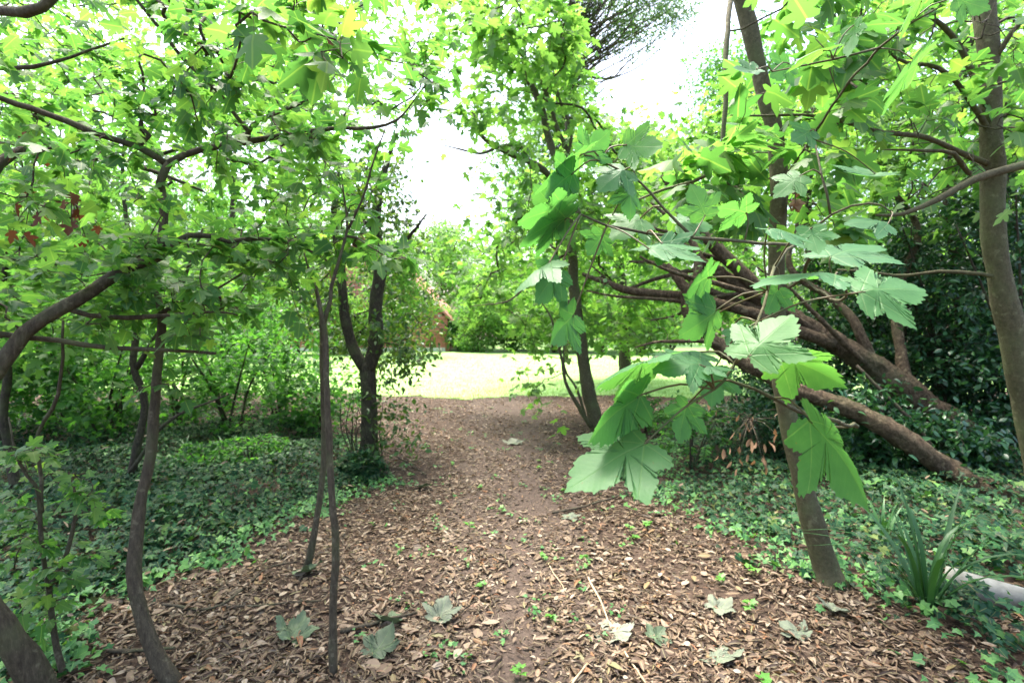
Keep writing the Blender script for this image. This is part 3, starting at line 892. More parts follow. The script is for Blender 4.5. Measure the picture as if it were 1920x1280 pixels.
# clipped and wild shrubs along the far edge of the lawn
hedge = [(738, 22, 5.7, 'tall light green bush on the lawn hiding most of the red building'), (862, 26.5, 3.0, 'dark bushy shrub at the foot of the red boarded gable'), (925, 27.5, 4.6, 'pale green shrub beyond the lawn next to the red building'),
         (1000, 27, 5.2, 'tall yellow-green shrub at the middle of the far lawn edge'), (1080, 26, 4.2, 'green shrub beyond the lawn, just left of the forked young tree'),
         (1165, 25.5, 4.4, 'shrub beyond the lawn seen between young tree and big sycamore leaves'), (1255, 25, 4.6, 'far shrub above the lawn behind the leaning limbs'),
         (1350, 24.5, 5.0, 'far shrub seen through the tangle of leaning limbs'), (1470, 24, 5.0, 'far shrub behind the foreground grey sycamore trunk'),
         (895, 25, 2.6, 'low pale shrub at the lawn edge right of the red building'), (962, 25.5, 3.2, 'rounded pale shrub at the lawn edge straight beyond the path'), (1040, 24.5, 2.8, 'low shrub at the lawn edge left of the young maple trunk'), (1125, 24, 2.8, 'low shrub at the lawn edge right of the young maple trunk'), (1205, 23.5, 2.8, 'low shrub at the lawn edge behind the big sycamore leaves'),
         (640, 23.5, 3.0, 'far shrub at lawn edge in front of the red building'), (560, 23, 4.2, 'far shrub at lawn edge seen left of the dark forked tree'), (470, 20, 4.4, 'far shrub behind the leafy undergrowth on the left'),
         (380, 17, 4.2, 'far shrub beyond the undergrowth right of the curved sapling'), (270, 16, 4.4, 'far shrub beyond the undergrowth behind the curved sapling'), (150, 15, 4.4, 'far shrub beyond the undergrowth left of the curved sapling'), (30, 15, 4.6, 'far shrub beyond the undergrowth at the left edge'),
         (1590, 20, 5.5, 'far shrub behind the dark evergreen shrubs'), (1720, 18, 5.5, 'far shrub behind the tall evergreen shrubs on the right'), (1860, 16, 5.5, 'far shrub at the right edge behind the evergreen shrubs')]
for i, (u, d, h, lab) in enumerate(hedge):
    bg_tree(u, d, h, h * 0.5, (1.95, 1.4, h * 0.54), 12000 if i == 0 else 7000, 'shrub' if i == 1 else 'maple_far', lab, 'garden_shrub', 'shrub', 'shrubs along the far lawn edge', (0.09, 0.17), 0.07, nclump=30)
far = [(990, 35, 17, 11, (4.2, 3, 5.6), 'maple_far', 'tall pale tree behind the upper forked trunk'), (1110, 34, 10.5, 6.5, (3.6, 3, 4), 'maple_far', 'rounded far tree below the white sky gap'),
       (1215, 33, 10, 6.5, (3.2, 3, 3.6), 'shrub', 'mid green far tree left of the foreground sycamore trunk'), (1330, 33, 11, 7, (3.6, 3, 4), 'maple_far', 'far tree right behind the hanging vine stem'),
       (1400, 27, 17, 12.6, (3.4, 2.4, 4.0), 'shrub', 'tall far tree whose crown reaches into the right side of the sky gap'),
       (1500, 32, 19, 11, (4.6, 3, 7), 'maple_far', 'tall far tree filling the view right of the sycamore trunk'), (1670, 31, 19, 12, (4.4, 3, 6.5), 'shrub', 'tall far tree behind the twig tangle'),
       (1860, 30, 19, 11, (4.6, 3, 7), 'shrub', 'tall far tree at the right edge behind the straight trunk'),
       (1050, 33, 19, 14.2, (2.5, 2.4, 4.6), 'maple_far', 'tall thin-crowned pale tree left of the white sky gap'), (1205, 36, 15, 10.8, (2.6, 2.4, 3.4), 'maple_far', 'pale distant treetop at the foot of the sky gap'),
       (840, 36, 8.8, 5.4, (2.8, 2.6, 3.4), 'maple_far', 'low pale far tree behind the red building'), (590, 33, 10, 6, (4.2, 3, 4.2), 'maple_far', 'far tree seen through leaves left of the dark forked tree'),
       (400, 31, 12, 7, (4.2, 3, 5), 'shrub', 'far tree behind the arching bough canopy'), (200, 30, 12.5, 7, (4.4, 3, 5.4), 'maple_far', 'far tree behind the curved sapling canopy'),
       (10, 29, 12.5, 7, (4.2, 3, 5.2), 'shrub', 'far tree at the left edge of the view')]
for i, (u, d, h, cz, rad, mt, lab) in enumerate(far):
    bg_tree(u, d, h, cz, rad, 9500, mt, lab, 'broadleaf_tree', 'tree', 'tall trees beyond the lawn', (0.13, 0.24), 0.17, nclump=55)
bg_tree(1165, 19, 15.5, 12.7, (3.3, 2.2, 2.3), 13000, 'conifer', 'dark grey-green conifer boughs overhanging the sky gap at the top', 'conifer', 'tree', None, (0.07, 0.13), 0.09, 'bark_dark', 120, base_x=(1062 - 960) / F * 19)

# red boarded outbuilding beyond the lawn
HB = 25.6
hx = lambda u: (u - 960) / F * HB
house = empty('outbuilding', (hx(690), HB, 0), 'small red boarded outbuilding with steep gable behind the dark forked tree', 'building')
M['red'] = plain_mat('red_boards', (0.38, 0.12, 0.09), (0.52, 0.21, 0.17), 6, 0.7, 0.003)
M['plinth'] = plain_mat('white_plinth', (0.62, 0.61, 0.57), (0.78, 0.77, 0.73), 6, 0.8, 0.003)
M['tile'] = plain_mat('roof_tile', (0.34, 0.13, 0.10), (0.46, 0.21, 0.17), 8, 0.8, 0.01)
M['brick'] = plain_mat('brick_pier', (0.22, 0.09, 0.06), (0.33, 0.15, 0.10), 20, 0.85, 0.006)


def box(b, lo, hi, var=0.5):
    lo = np.asarray(lo, float); hi = np.asarray(hi, float)
    c = np.array([(x, y, z) for z in (0, 1) for y in (0, 1) for x in (0, 1)]) * (hi - lo) + lo
    f = np.array([(0, 2, 3, 1), (4, 5, 7, 6), (0, 1, 5, 4), (2, 6, 7, 3), (0, 4, 6, 2), (1, 3, 7, 5)])
    b.add(c, f.ravel(), np.full(6, 4), var)


xl, xr, xm, eave, apex = hx(545), hx(839), hx(690), 1.62, 5.6
b = MB(); box(b, (xl + .03, HB + .02, 0), (xr - .03, HB + 4.5, eave)); box(b, (xl + 1, HB + 0.05, eave), (xr - 1, HB + 4.4, eave + 1.1)); b.build('wall', M['brick'], house, False)
b = MB(); box(b, (xl, HB - .06, 0), (xr, HB + .01, 0.18)); b.build('plinth', M['plinth'], house, False)
b = MB(); box(b, (xr - 0.1, HB - .1, 0), (xr + .12, HB + .2, 0.42)); b.build('pier', M['brick'], house, False)
k = 0
z = 0.185
while z < apex - 0.15:
    zt = z + 0.15
    f = np.clip((apex - zt) / (apex - eave), 0, 1) if zt > eave else 1.0
    x0, x1 = xm + (xl - xm) * f, xm + (xr - xm) * f
    b = MB()
    v = np.array([(x0, HB - .035, z), (x1, HB - .035, z), (x1, HB + .005, zt), (x0, HB + .005, zt), (x0, HB + .03, z), (x1, HB + .03, z), (x1, HB + .03, zt), (x0, HB + .03, zt)])
    fc = np.array([(0, 1, 2, 3), (5, 4, 7, 6), (1, 5, 6, 2), (4, 0, 3, 7), (3, 2, 6, 7), (4, 5, 1, 0)])
    b.add(v, fc.ravel(), np.full(6, 4)); b.build('board', M['red'], house, False)
    z = zt + 0.004
for sgn, xe in ((-1, xl), (1, xr)):
    b = MB()
    a0 = np.array((xm, HB - .18, apex + .05)); a1 = np.array((xe + sgn * .25, HB - .18, eave - .28 + .05))
    nn = np.array((sgn * (apex - eave), 0, abs(xe - xm))); nn = nn / np.linalg.norm(nn) * 0.1
    L = np.array((0, 4.9, 0))
    v = np.array([a0, a1, a1 + L, a0 + L, a0 + nn, a1 + nn, a1 + L + nn, a0 + L + nn])
    b.add(v, np.array([(0, 1, 2, 3), (7, 6, 5, 4), (0, 4, 5, 1), (1, 5, 6, 2), (2, 6, 7, 3), (3, 7, 4, 0)]).ravel(), np.full(6, 4)); b.build('roof', M['tile'], house, False)

# ------------------------------------------------------------------ the trees by the path
# arching tree on the left
t = Tree('arching_tree', G(90, 1330), 'arching grey-brown tree curving in from the left edge to a wide bough', 'tree', None, 'bark_brown')
t.limb('trunk', PP((92, 1335, 2.05), (55, 1260, 2.0), (0, 1170, 1.95), (-80, 1050, 1.9), (-120, 900, 1.9), (-80, 780, 1.9), (-8, 690, 1.95), (45, 622, 2.0), (110, 580, 2.05), (170, 547, 2.1), (230, 508, 2.15), (295, 483, 2.2)),
       (.052, .050, .047, .042, .037, .033, .030, .027, .025, .023, .021, .019), 14)
t.limb('branch', PP((293, 484, 2.2), (303, 445, 2.2), (308, 385, 2.22), (301, 345, 2.22), (317, 308, 2.25)), (.018, .017, .017, .016, .016), 12)
t.limb('branch', PP((316, 309, 2.25), (345, 290, 2.25), (400, 275, 2.3), (470, 263, 2.35), (560, 250, 2.4), (640, 240, 2.45), (700, 239, 2.5), (745, 226, 2.5), (766, 205, 2.5)), (.015, .014, .014, .013, .011, .009, .008, .006, .004), 9)
t.limb('branch', PP((316, 309, 2.25), (260, 275, 2.2), (200, 255, 2.15), (130, 230, 2.1), (60, 205, 2.05), (0, 183, 2.0), (-80, 150, 1.9)), (.015, .013, .012, .012, .011, .010, .010), 9)
t.limb('branch', PP((465, 264, 2.35), (473, 236, 2.3), (520, 212, 2.3), (590, 186, 2.35), (612, 160, 2.4)), (.010, .009, .008, .006, .003), 8)
t.limb('branch', PP((468, 248, 2.32), (440, 215, 2.3), (400, 165, 2.25), (350, 118, 2.2), (305, 62, 2.15), (245, -15, 2.1)), (.009, .009, .009, .008, .007, .006), 8)
t.limb('branch', PP((295, 483, 2.2), (330, 455, 2.2), (352, 438, 2.2), (400, 442, 2.25), (430, 455, 2.3), (480, 447, 2.35), (560, 460, 2.45), (632, 503, 2.55)), (.018, .014, .012, .011, .010, .009, .007, .004), 8)
t.limb('branch', PP((120, 577, 2.06), (170, 592, 2.1), (240, 597, 2.15), (300, 592, 2.2), (400, 585, 2.3), (447, 592, 2.35)), (.012, .010, .010, .009, .006, .003), 8)
o = t.limb('branch', PP((-62, 618, 1.95), (60, 632, 2.05), (200, 650, 2.1), (300, 655, 2.15), (404, 661, 2.2)), (.011, .0105, .009, .008, .006), 9, node=False)
o['label'] = 'bare straight dead branch without leaves'
t.limb('branch', PP((-60, 660, 2.0), (-30, 500, 2.3), (-20, 330, 2.5), (70, 275, 2.7), (160, 292, 2.8), (250, 310, 2.9), (380, 360, 3.0)), (.03, .028, .026, .022, .018, .014, .006), 9)
t.limb('branch', PP((-20, 330, 2.5), (-50, 150, 2.4), (60, 126, 2.4), (130, 108, 2.4), (235, 74, 2.4)), (.016, .012, .009, .007, .004), 8)
t.limb('branch', PP((-50, 150, 2.4), (-60, 40, 1.9), (40, 18, 1.7), (95, -4, 1.7), (140, -60, 1.7)), (.015, .017, .016, .014, .012), 8)
canL = [(-70, -70), (880, -70), (850, 130), (790, 240), (660, 290), (600, 480), (470, 560), (330, 600), (-70, 590)]
t.grow(targets(canL, 360, (1.9, 3.9), [[(160, 5), (260, 20), (250, 60), (180, 70)]]), (6, 10), (0.042, 0.075))
t.grow(targets([(390, -50), (660, -50), (650, 110), (560, 130), (420, 90)], 12, (1.4, 2.0)), (4, 6), (0.08, 0.11))
t.bulk(1500, (0.04, 0.07), 0.12)
t.grow(targets([(-60, 560), (450, 560), (380, 640), (-60, 640)], 26, (2.0, 2.8)), (5, 8), (0.05, 0.08))
t.finish('maple', 'maple', 300)

# curved sapling in front of the ivy
t = Tree('curved_sapling', G(335, 1297), 'slim curved dark sapling standing at the edge of the ivy bed', 'tree', None, 'bark_brown')
t.limb('trunk', PP((336, 1300, 2.15), (295, 1240, 2.15), (267, 1150, 2.17), (252, 1070, 2.2), (262, 960, 2.25), (283, 850, 2.3), (289, 720, 2.33), (300, 645, 2.35), (305, 600, 2.36), (298, 560, 2.38), (279, 522, 2.4)),
       (.036, .032, .029, .027, .024, .021, .019, .018, .017, .012, .006), 14)
t.limb('branch', PP((303, 590, 2.36), (340, 570, 2.4), (400, 545, 2.5), (470, 500, 2.6)), (.01, .008, .006, .003), 7)
t.limb('branch', PP((296, 655, 2.35), (330, 625, 2.35), (352, 600, 2.35)), (.006, .004, .003), 6)
t.grow(targets([(120, 430), (620, 430), (560, 600), (400, 640), (180, 620)], 60, (2.1, 3.2)), (6, 9), (0.055, 0.085))
t.grow(targets([(190, 715), (350, 715), (350, 750), (190, 750)], 4, (2.2, 2.5)), (3, 5), (0.05, 0.075))
t.finish('maple', 'maple', 200)

# little forked sapling at the bottom left
t = Tree('forked_sapling', G(124, 1285), 'thin forked sapling with pale small leaves at the bottom left corner', 'tree', None, 'bark_brown')
t.limb('trunk', PP((125, 1288, 2.18), (101, 1186, 2.2), (89, 1098, 2.2), (82, 1050, 2.2), (75, 957, 2.2), (62, 912, 2.2), (38, 868, 2.2), (15, 780, 2.2)), (.014, .012, .010, .009, .008, .007, .006, .003), 8)
t.limb('branch', PP((90, 1100, 2.2), (111, 1065, 2.2), (134, 1000, 2.2), (143, 930, 2.2), (130, 880, 2.2)), (.010, .009, .008, .006, .003), 7)
t.limb('branch', PP((76, 960, 2.2), (78, 900, 2.25), (72, 812, 2.3), (98, 770, 2.3), (112, 700, 2.3), (117, 600, 2.3)), (.009, .008, .008, .008, .007, .005), 7)
t.grow(targets([(0, 820), (150, 850), (215, 930), (180, 1040), (110, 1180), (40, 1180), (-20, 1050)], 46, (2.05, 2.4)), (4, 7), (0.035, 0.065), reach=0.16)
t.finish('maple', 'maple', 160)

# stems behind the ivy bed
t = Tree('slender_tree', G(238, 935), 'slender dark tree rising behind the curved sapling in the ivy', 'tree', None, 'bark_dark')
t.limb('trunk', PP((236, 940, 4.45), (250, 870, 4.48), (268, 780, 4.5), (264, 725, 4.5), (250, 682, 4.5), (262, 560, 4.7), (240, 430, 4.9), (230, 300, 5.0), (260, 150, 5.1)), (.040, .034, .031, .030, .026, .024, .02, .016, .008), 10)
t.limb('branch', PP((255, 690, 4.5), (275, 660, 4.5), (330, 560, 4.6), (380, 430, 4.8)), (.025, .022, .018, .010), 8)
t.limb('branch', PP((208, 935, 4.4), (260, 860, 4.4), (310, 795, 4.4), (430, 737, 4.5)), (.017, .016, .014, .006), 7, node=False)
t.grow(targets([(-40, 60), (640, 60), (640, 330), (520, 560), (300, 620), (100, 600), (-40, 560)], 190, (4.2, 6.5)), (6, 10), (0.07, 0.11), reach=0.4)
t.bulk(3000, (0.07, 0.11), 0.2)
t.finish('maple', 'maple_far', 220, 'maple_lo')
t = Tree('slender_tree', G(30, 935), 'dark leaning stem rising from the ivy at the far left edge', 'tree', None, 'bark_dark')
t.limb('trunk', PP((32, 938, 4.45), (18, 850, 4.5), (8, 780, 4.5), (16, 690, 4.5), (0, 590, 4.6), (20, 440, 4.7), (60, 300, 4.8)), (.042, .036, .032, .03, .026, .02, .01), 10)
t.grow(targets([(-60, 330), (200, 330), (200, 640), (-60, 700)], 60, (4.0, 5.6)), (6, 10), (0.07, 0.11), reach=0.4)
t.bulk(1200, (0.07, 0.11), 0.15)
t.finish('maple', 'maple_far', 120, 'maple_lo')

# two thin stems left of the path
t = Tree('thin_sapling', G(624, 1286), 'straight thin sapling stem beside the path, reaching the bottom of the view', 'tree', None, 'bark_brown')
t.limb('trunk', PP((624, 1290, 2.17), (625, 1100, 2.2), (624, 960, 2.22), (618, 850, 2.25), (613, 740, 2.27), (610, 640, 2.3), (606, 602, 2.3), (597, 560, 2.3)), (.0175, .016, .015, .014, .013, .012, .010, .005), 10)
t.limb('branch', PP((607, 606, 2.3), (618, 560, 2.32), (630, 505, 2.35), (650, 430, 2.4), (640, 330, 2.4)), (.010, .009, .008, .006, .003), 8)
t.limb('branch', PP((652, 430, 2.4), (690, 350, 2.42), (722, 240, 2.45)), (.006, .005, .003), 6)
t.grow(targets([(560, 420), (800, 440), (800, 500), (560, 520)], 18, (2.2, 3.0)), (5, 8), (0.06, 0.09))
t.grow(targets([(560, 250), (760, 250), (760, 420), (560, 420)], 16, (2.4, 3.2)), (4, 7), (0.06, 0.09))
t.finish('maple', 'maple', 160)
t = Tree('thin_sapling', G(567, 1082), 'thin leaning sapling stem with base at the ivy edge behind the straight one', 'tree', None, 'bark_brown')
t.limb('trunk', PP((566, 1086, 3.1), (585, 1020, 3.1), (600, 920, 3.15), (608, 830, 3.2), (606, 700, 3.25), (600, 580, 3.3), (570, 470, 3.3)), (.024, .020, .018, .017, .016, .013, .006), 9)
t.grow(targets([(420, 380), (640, 380), (640, 500), (420, 540)], 22, (3.0, 4.0)), (5, 8), (0.06, 0.09))
t.finish('maple', 'maple', 120)

# dark forked tree
t = Tree('forked_tree', G(690, 872), 'dark forked tree with small glossy leaves standing left of the path', 'tree', None, 'bark_dark', 'twig')
D4 = 5.5
t.limb('trunk', PP((690, 876, D4), (692, 820, D4), (692, 760, D4), (688, 700, D4), (684, 680, D4)), (.115, .088, .08, .08, .075), 14)
t.limb('limb', PP((684, 690, D4), (664, 655, D4), (650, 610, D4), (643, 560, D4), (640, 505, D4), (625, 400, D4), (640, 300, D4 + .1)), (.06, .06, .054, .05, .045, .03, .012), 11)
t.limb('limb', PP((690, 695, D4), (704, 640, D4), (706, 560, D4), (713, 515, D4), (705, 430, D4), (712, 350, D4), (745, 250, D4)), (.075, .075, .07, .065, .05, .04, .012), 11)
t.limb('branch', PP((708, 520, D4), (730, 490, D4), (770, 440, D4 - .2), (800, 400, D4 - .3)), (.03, .026, .018, .008), 8)
t.limb('branch', PP((704, 440, D4), (680, 400, D4), (690, 300, D4)), (.026, .022, .008), 8)
t.grow(targets([(600, 300), (760, 300), (800, 430), (835, 520), (815, 640), (760, 700), (745, 760), (660, 700), (560, 640), (600, 430)], 190, (5.65, 7.0), [SKY_GAPS[0]]), (8, 13), (0.045, 0.075), reach=0.4, droop=0.6, tilt=0.7, petiole=0.2)
t.grow(targets([(600, 280), (770, 280), (800, 430), (640, 440)], 50, (4.8, 6.0), [SKY_GAPS[0]]), (8, 13), (0.045, 0.075), reach=0.4, droop=0.6, tilt=0.7, petiole=0.2)
t.grow(targets([(690, 600), (835, 580), (850, 640), (800, 690), (750, 760), (735, 720)], 26, (5.2, 5.9)), (8, 12), (0.05, 0.075), reach=0.35, droop=0.9, tilt=0.8, petiole=0.2, rise=0.3)
t.grow(targets([(500, 520), (660, 520), (660, 650), (520, 650)], 44, (5.2, 7.0)), (8, 12), (0.05, 0.075), reach=0.35, droop=0.7, tilt=0.8, petiole=0.2, rise=0.25)
for k in range(16):
    u0 = rng.uniform(655, 725); p0 = G(u0, rng.uniform(850, 890)); hgt = rng.uniform(0.4, 0.9)
    t.limb('shoot', [p0, p0 + (rng.normal(0, .05), rng.normal(0, .05), hgt * .5), p0 + (rng.normal(0, .12), rng.normal(0, .1), hgt)], (.007, .006, .003), 5)
t.grow(targets([(650, 730), (780, 750), (790, 840), (640, 850)], 22, (5.1, 5.6)), (4, 8), (0.04, 0.07), droop=0.6, tilt=0.7, petiole=0.2)
t.bulk(3600, (0.045, 0.075), 0.10, 0.6, 0.7)
t.finish('oval', 'evergreen', 300, None, minpx=8)

# ivy round its foot and the bed's own climbers
iv = empty('ivy_clump', G(690, 890), 'clump of dark ivy round the foot of the dark forked tree', 'ivy')
n = 520; c = G(680, 895)
v = nrm(rng.normal(0, 1, (n, 3))); v[:, 2] = np.abs(v[:, 2])
pos = c + v * np.array((0.24, 0.18, 0.30)) * rng.random((n, 1)) ** 0.4
put_leaves(iv, 'ivy', M['ivy'], pos, frames(v + (0, 0, -.5) + rng.normal(0, .3, (n, 3)), v + rng.normal(0, .3, (n, 3)) + (0, 0, .5)), rng.uniform(.04, .065, n), 150, 6, 'ivy_leaf', 'ivy_leaves')

# young tree right of the path
t = Tree('young_maple', G(1120, 808), 'young maple with slim brown trunk at the far end of the path', 'tree', None, 'bark_grey')
D5 = 7.0
t.limb('trunk', PP((1122, 812, D5), (1110, 760, D5), (1098, 700, D5), (1086, 620, D5), (1077, 550, D5), (1073, 480, D5), (1066, 400, D5 + .1), (1050, 320, D5 + .2), (1030, 265, D5 + .3), (1014, 200, D5 + .3), (985, 145, D5 + .3), (920, 92, D5 + .3)),
       (.098, .09, .084, .078, .068, .06, .056, .054, .052, .048, .04, .016), 12)
t.limb('limb', PP((1060, 365, D5 + .1), (1020, 320, D5 - .1), (985, 300, D5 - .2), (930, 275, D5 - .3), (885, 240, D5 - .4)), (.04, .042, .04, .034, .015), 9)
t.limb('branch', PP((930, 277, D5 - .3), (900, 288, D5 - .3), (862, 280, D5 - .3), (830, 272, D5 - .3)), (.02, .016, .012, .006), 7)
t.limb('limb', PP((1072, 300, D5 + .2), (1045, 240, D5 + .2), (1020, 160, D5 + .2), (985, 110, D5 + .2), (945, 70, D5 + .2), (900, 30, D5 + .2)), (.03, .028, .028, .024, .018, .010), 8)
t.limb('branch', PP((1058, 330, D5 + .2), (1062, 300, D5 + .2), (1072, 250, D5 + .1), (1050, 190, D5 + .1), (1035, 120, D5 + .1)), (.02, .022, .02, .018, .008), 7)
t.limb('branch', PP((985, 145, D5 + .3), (960, 105, D5 + .3), (935, 60, D5 + .2), (1000, -40, D5)), (.03, .02, .016, .008), 7)
t.limb('branch', PP((1075, 470, D5), (1020, 500, D5 - .3), (960, 560, D5 - .5), (880, 575, D5 - .6)), (.024, .018, .012, .004), 7)
t.limb('stem', PP((1108, 800, D5 - .1), (1085, 765, D5 - .15), (1060, 715, D5 - .2), (1052, 665, D5 - .2), (1035, 600, D5 - .3), (1012, 560, D5 - .3)), (.028, .026, .022, .018, .014, .007), 8)
t.limb('stem', PP((1100, 790, D5 - .12), (1082, 730, D5 - .2), (1060, 690, D5 - .2), (1055, 600, D5 - .2)), (.02, .018, .014, .006), 7)
t.grow(targets([(830, 180), (960, 60), (1080, 20), (1130, 220), (1250, 250), (1260, 430), (1050, 470), (960, 480), (900, 330)], 130, (5.8, 8.2), [SKY_GAPS[0], SKY_GAPS[2]]), (6, 10), (0.10, 0.15), reach=0.5, droop=0.5)
t.grow(targets([(835, -60), (1070, -60), (1060, 110), (960, 150), (860, 90)], 60, (5.4, 7.6)), (7, 11), (0.10, 0.15), reach=0.5, droop=0.5)
t.grow(targets([(800, 420), (1260, 420), (1260, 560), (1180, 640), (1060, 640), (960, 600), (850, 560), (800, 500)], 150, (7.15, 9.2)), (7, 11), (0.09, 0.14), reach=0.5, droop=0.4)
t.grow(targets([(960, 590), (1240, 590), (1240, 650), (1100, 660), (1000, 680), (960, 650)], 32, (7.15, 8.4)), (6, 10), (0.07, 0.12), reach=0.4, droop=0.5)
t.grow(targets([(980, 690), (1010, 690), (1005, 760), (975, 760)], 6, (6.2, 6.4)), (5, 7), (0.06, 0.10), reach=0.3, droop=0.9)
t.bulk(2600, (0.09, 0.14), 0.2, 0.4)
t.finish('maple', 'maple_far', 300, 'maple_lo', tip=0.0028, rmax=0.045)

# dense maple behind it overhanging the lawn edge on both sides
t = Tree('lawn_edge_maple', (2.6, 12.2, 0), 'leafy maple at the lawn edge behind the young maple', 'tree', None, 'bark_brown')
t.limb('trunk', [np.array((2.6, 12.2, 0)), np.array((2.5, 12.1, 2.0)), np.array((2.2, 12, 4.5)), np.array((2.3, 12, 5.4))], (.14, .12, .10, .03), 10)
t.grow(targets([(960, 330), (1420, 330), (1420, 640), (1240, 640), (1060, 610), (960, 560), (900, 500)], 150, (11.0, 14)), (9, 14), (0.12, 0.18), reach=0.9, droop=0.4, petiole=0.1)
t.grow(targets([(1100, 230), (1380, 260), (1420, 340), (1000, 340)], 40, (10.5, 13.5)), (8, 12), (0.12, 0.18), reach=0.9, droop=0.4, petiole=0.1)
t.bulk(6000, (0.12, 0.18), 0.3, 0.4)
t.finish('maple_lo', 'maple_far', 200, None, tip=0.004, rmax=0.06)

# undergrowth shrubs on the left
und = [(-10, 6.2, 1.9, 'bushy green shrub in the undergrowth at the left edge'), (95, 7.0, 2.2, 'leafy shrub in the undergrowth behind the forked sapling'), (190, 6.2, 1.7, 'shrub behind the slender dark tree'),
       (330, 7.4, 2.3, 'shrub behind the curved sapling just right of its stem'), (425, 6.6, 1.5, 'low shrub above the ivy between curved sapling and thin stems'), (520, 8.0, 1.9, 'shrub in front of the bright lawn left of the thin stems'),
       (270, 9.0, 2.8, 'taller shrub deep behind the undergrowth'), (30, 9.0, 2.9, 'tall shrub deep behind the left undergrowth'), (590, 7.0, 1.0, 'low shrub between the thin stems and dark forked tree'), (150, 8.4, 2.6, 'shrub deep behind the left sapling stems'),
       (430, 9.4, 2.4, 'shrub beside the lawn behind the low undergrowth')]
for i, (u, d, h, lab) in enumerate(und):
    base = np.array(((u - 960) / F * d, d, 0.0)); base[2] = float(gz(base[0], base[1]))
    t = Tree('understory_shrub', base, lab, 'shrub', 'undergrowth shrubs left of the path', 'bark_dark')
    for k in range(5):
        a = rng.uniform(0, 6.28); l = rng.uniform(0.15, 0.45) * h
        t.limb('stem', [base + (rng.normal(0, .06), rng.normal(0, .06), -0.02), base + (math.cos(a) * l * .4, math.sin(a) * l * .3, h * .45), base + (math.cos(a) * l, math.sin(a) * l * .7, h * rng.uniform(.7, .95))], (.018, .013, .005), 6, 0.15)
    m = 110 if h > 1.6 else 70
    q = nrm(rng.normal(0, 1, (m, 3))) * rng.random((m, 1)) ** 0.33
    tg = base + np.array((0, 0, h * 0.54)) + q * np.array((0.9 * (0.6 + h * .22), 0.7, h * 0.5))
    tg[:, 2] = np.maximum(tg[:, 2], 0.12 + 0.2 * rng.random(m))
    t.grow(tg, (8, 12), (0.05, 0.085), reach=0.35, droop=0.35, tilt=0.5, petiole=0.15)
    t.bulk(3000 if h > 1.6 else 1600, (0.05, 0.085), 0.12)
    t.finish('oval' if i % 2 else 'maple', 'shrub', 50, 'oval' if i % 2 else 'maple_lo', minpx=10, tip=0.002)

# grey sycamore trunk on the right with its reaching branch and big leaves
t = Tree('sycamore', G(1556, 1104), 'grey-barked sycamore leaning left with large leaves reaching towards the path', 'tree', None, 'bark_grey')
D6 = 3.0
t.limb('trunk', PP((1558, 1108, 2.97), (1549, 1070, D6), (1530, 1000, D6), (1508, 920, D6), (1487, 830, D6), (1467, 720, D6), (1457, 600, D6), (1456, 480, D6), (1461, 350, D6), (1452, 250, D6), (1432, 170, D6), (1407, 60, D6), (1386, -20, D6), (1350, -160, D6)),
       (.104, .070, .061, .057, .053, .050, .047, .045, .044, .044, .044, .043, .042, .04), 18, 0.05, 0.002, 0.012)
t.limb('hanging_stem', PP((1384, -50, 2.98), (1372, -10, 2.8), (1364, 80, 2.65), (1360, 200, 2.6), (1358, 290, 2.6), (1366, 350, 2.6), (1385, 400, 2.6), (1400, 440, 2.6)), (.02, .014, .013, .012, .010, .007, .006, .004), 8)
t.limb('branch', PP((1358, 292, 2.6), (1320, 330, 2.5), (1250, 355, 2.4), (1180, 380, 2.3)), (.009, .008, .007, .004), 7)
t.limb('branch', PP((1460, 560, D6), (1500, 520, 2.6), (1520, 470, 2.0), (1490, 460, 1.6), (1450, 500, 1.3), (1440, 545, 1.15), (1420, 612, 1.07), (1376, 682, 1.02), (1338, 727, 1.0)), (.010, .008, .006, .005, .0042, .0036, .0032, .003, .0026), 8)
t.limb('branch', PP((1490, 460, 1.6), (1400, 455, 1.4), (1300, 445, 1.3), (1215, 435, 1.25), (1140, 420, 1.2), (1090, 400, 1.2)), (.005, .0045, .004, .0034, .003, .002), 7)
t.limb('branch', PP((1300, 445, 1.3), (1240, 390, 1.3), (1190, 330, 1.3), (1130, 300, 1.3)), (.004, .0034, .003, .002), 7)
t.limb('branch', PP((1500, 520, 2.6), (1560, 560, 2.0), (1590, 545, 1.5), (1560, 530, 1.2)), (.006, .005, .004, .0025), 7)
t.limb('branch', PP((1480, 800, D6), (1600, 800, 2.2), (1569, 790, 1.3), (1498, 769, 1.1), (1448, 746, 1.05), (1367, 716, 1.02)), (.008, .006, .005, .004, .0035, .003), 7)
t.limb('branch', PP((1461, 350, 3.0), (1560, 200, 2.2), (1650, 90, 1.65), (1770, 10, 1.5)), (.007, .005, .004, .002), 7)
t.limb('branch', PP((1650, 90, 1.65), (1560, 115, 1.62), (1450, 135, 1.75)), (.004, .003, .002), 6)
t.limb('branch', PP((1490, 460, 1.6), (1560, 400, 1.5), (1630, 380, 1.45), (1670, 400, 1.42)), (.004, .0035, .003, .002), 6)
t.limb('branch', PP((1560, 400, 1.5), (1540, 330, 1.5), (1530, 260, 1.6)), (.0035, .003, .002), 6)
skel = len(t.nodes)
ce = bpy.data.objects.new('crown', None); ce.parent = t.e; col.objects.link(ce)
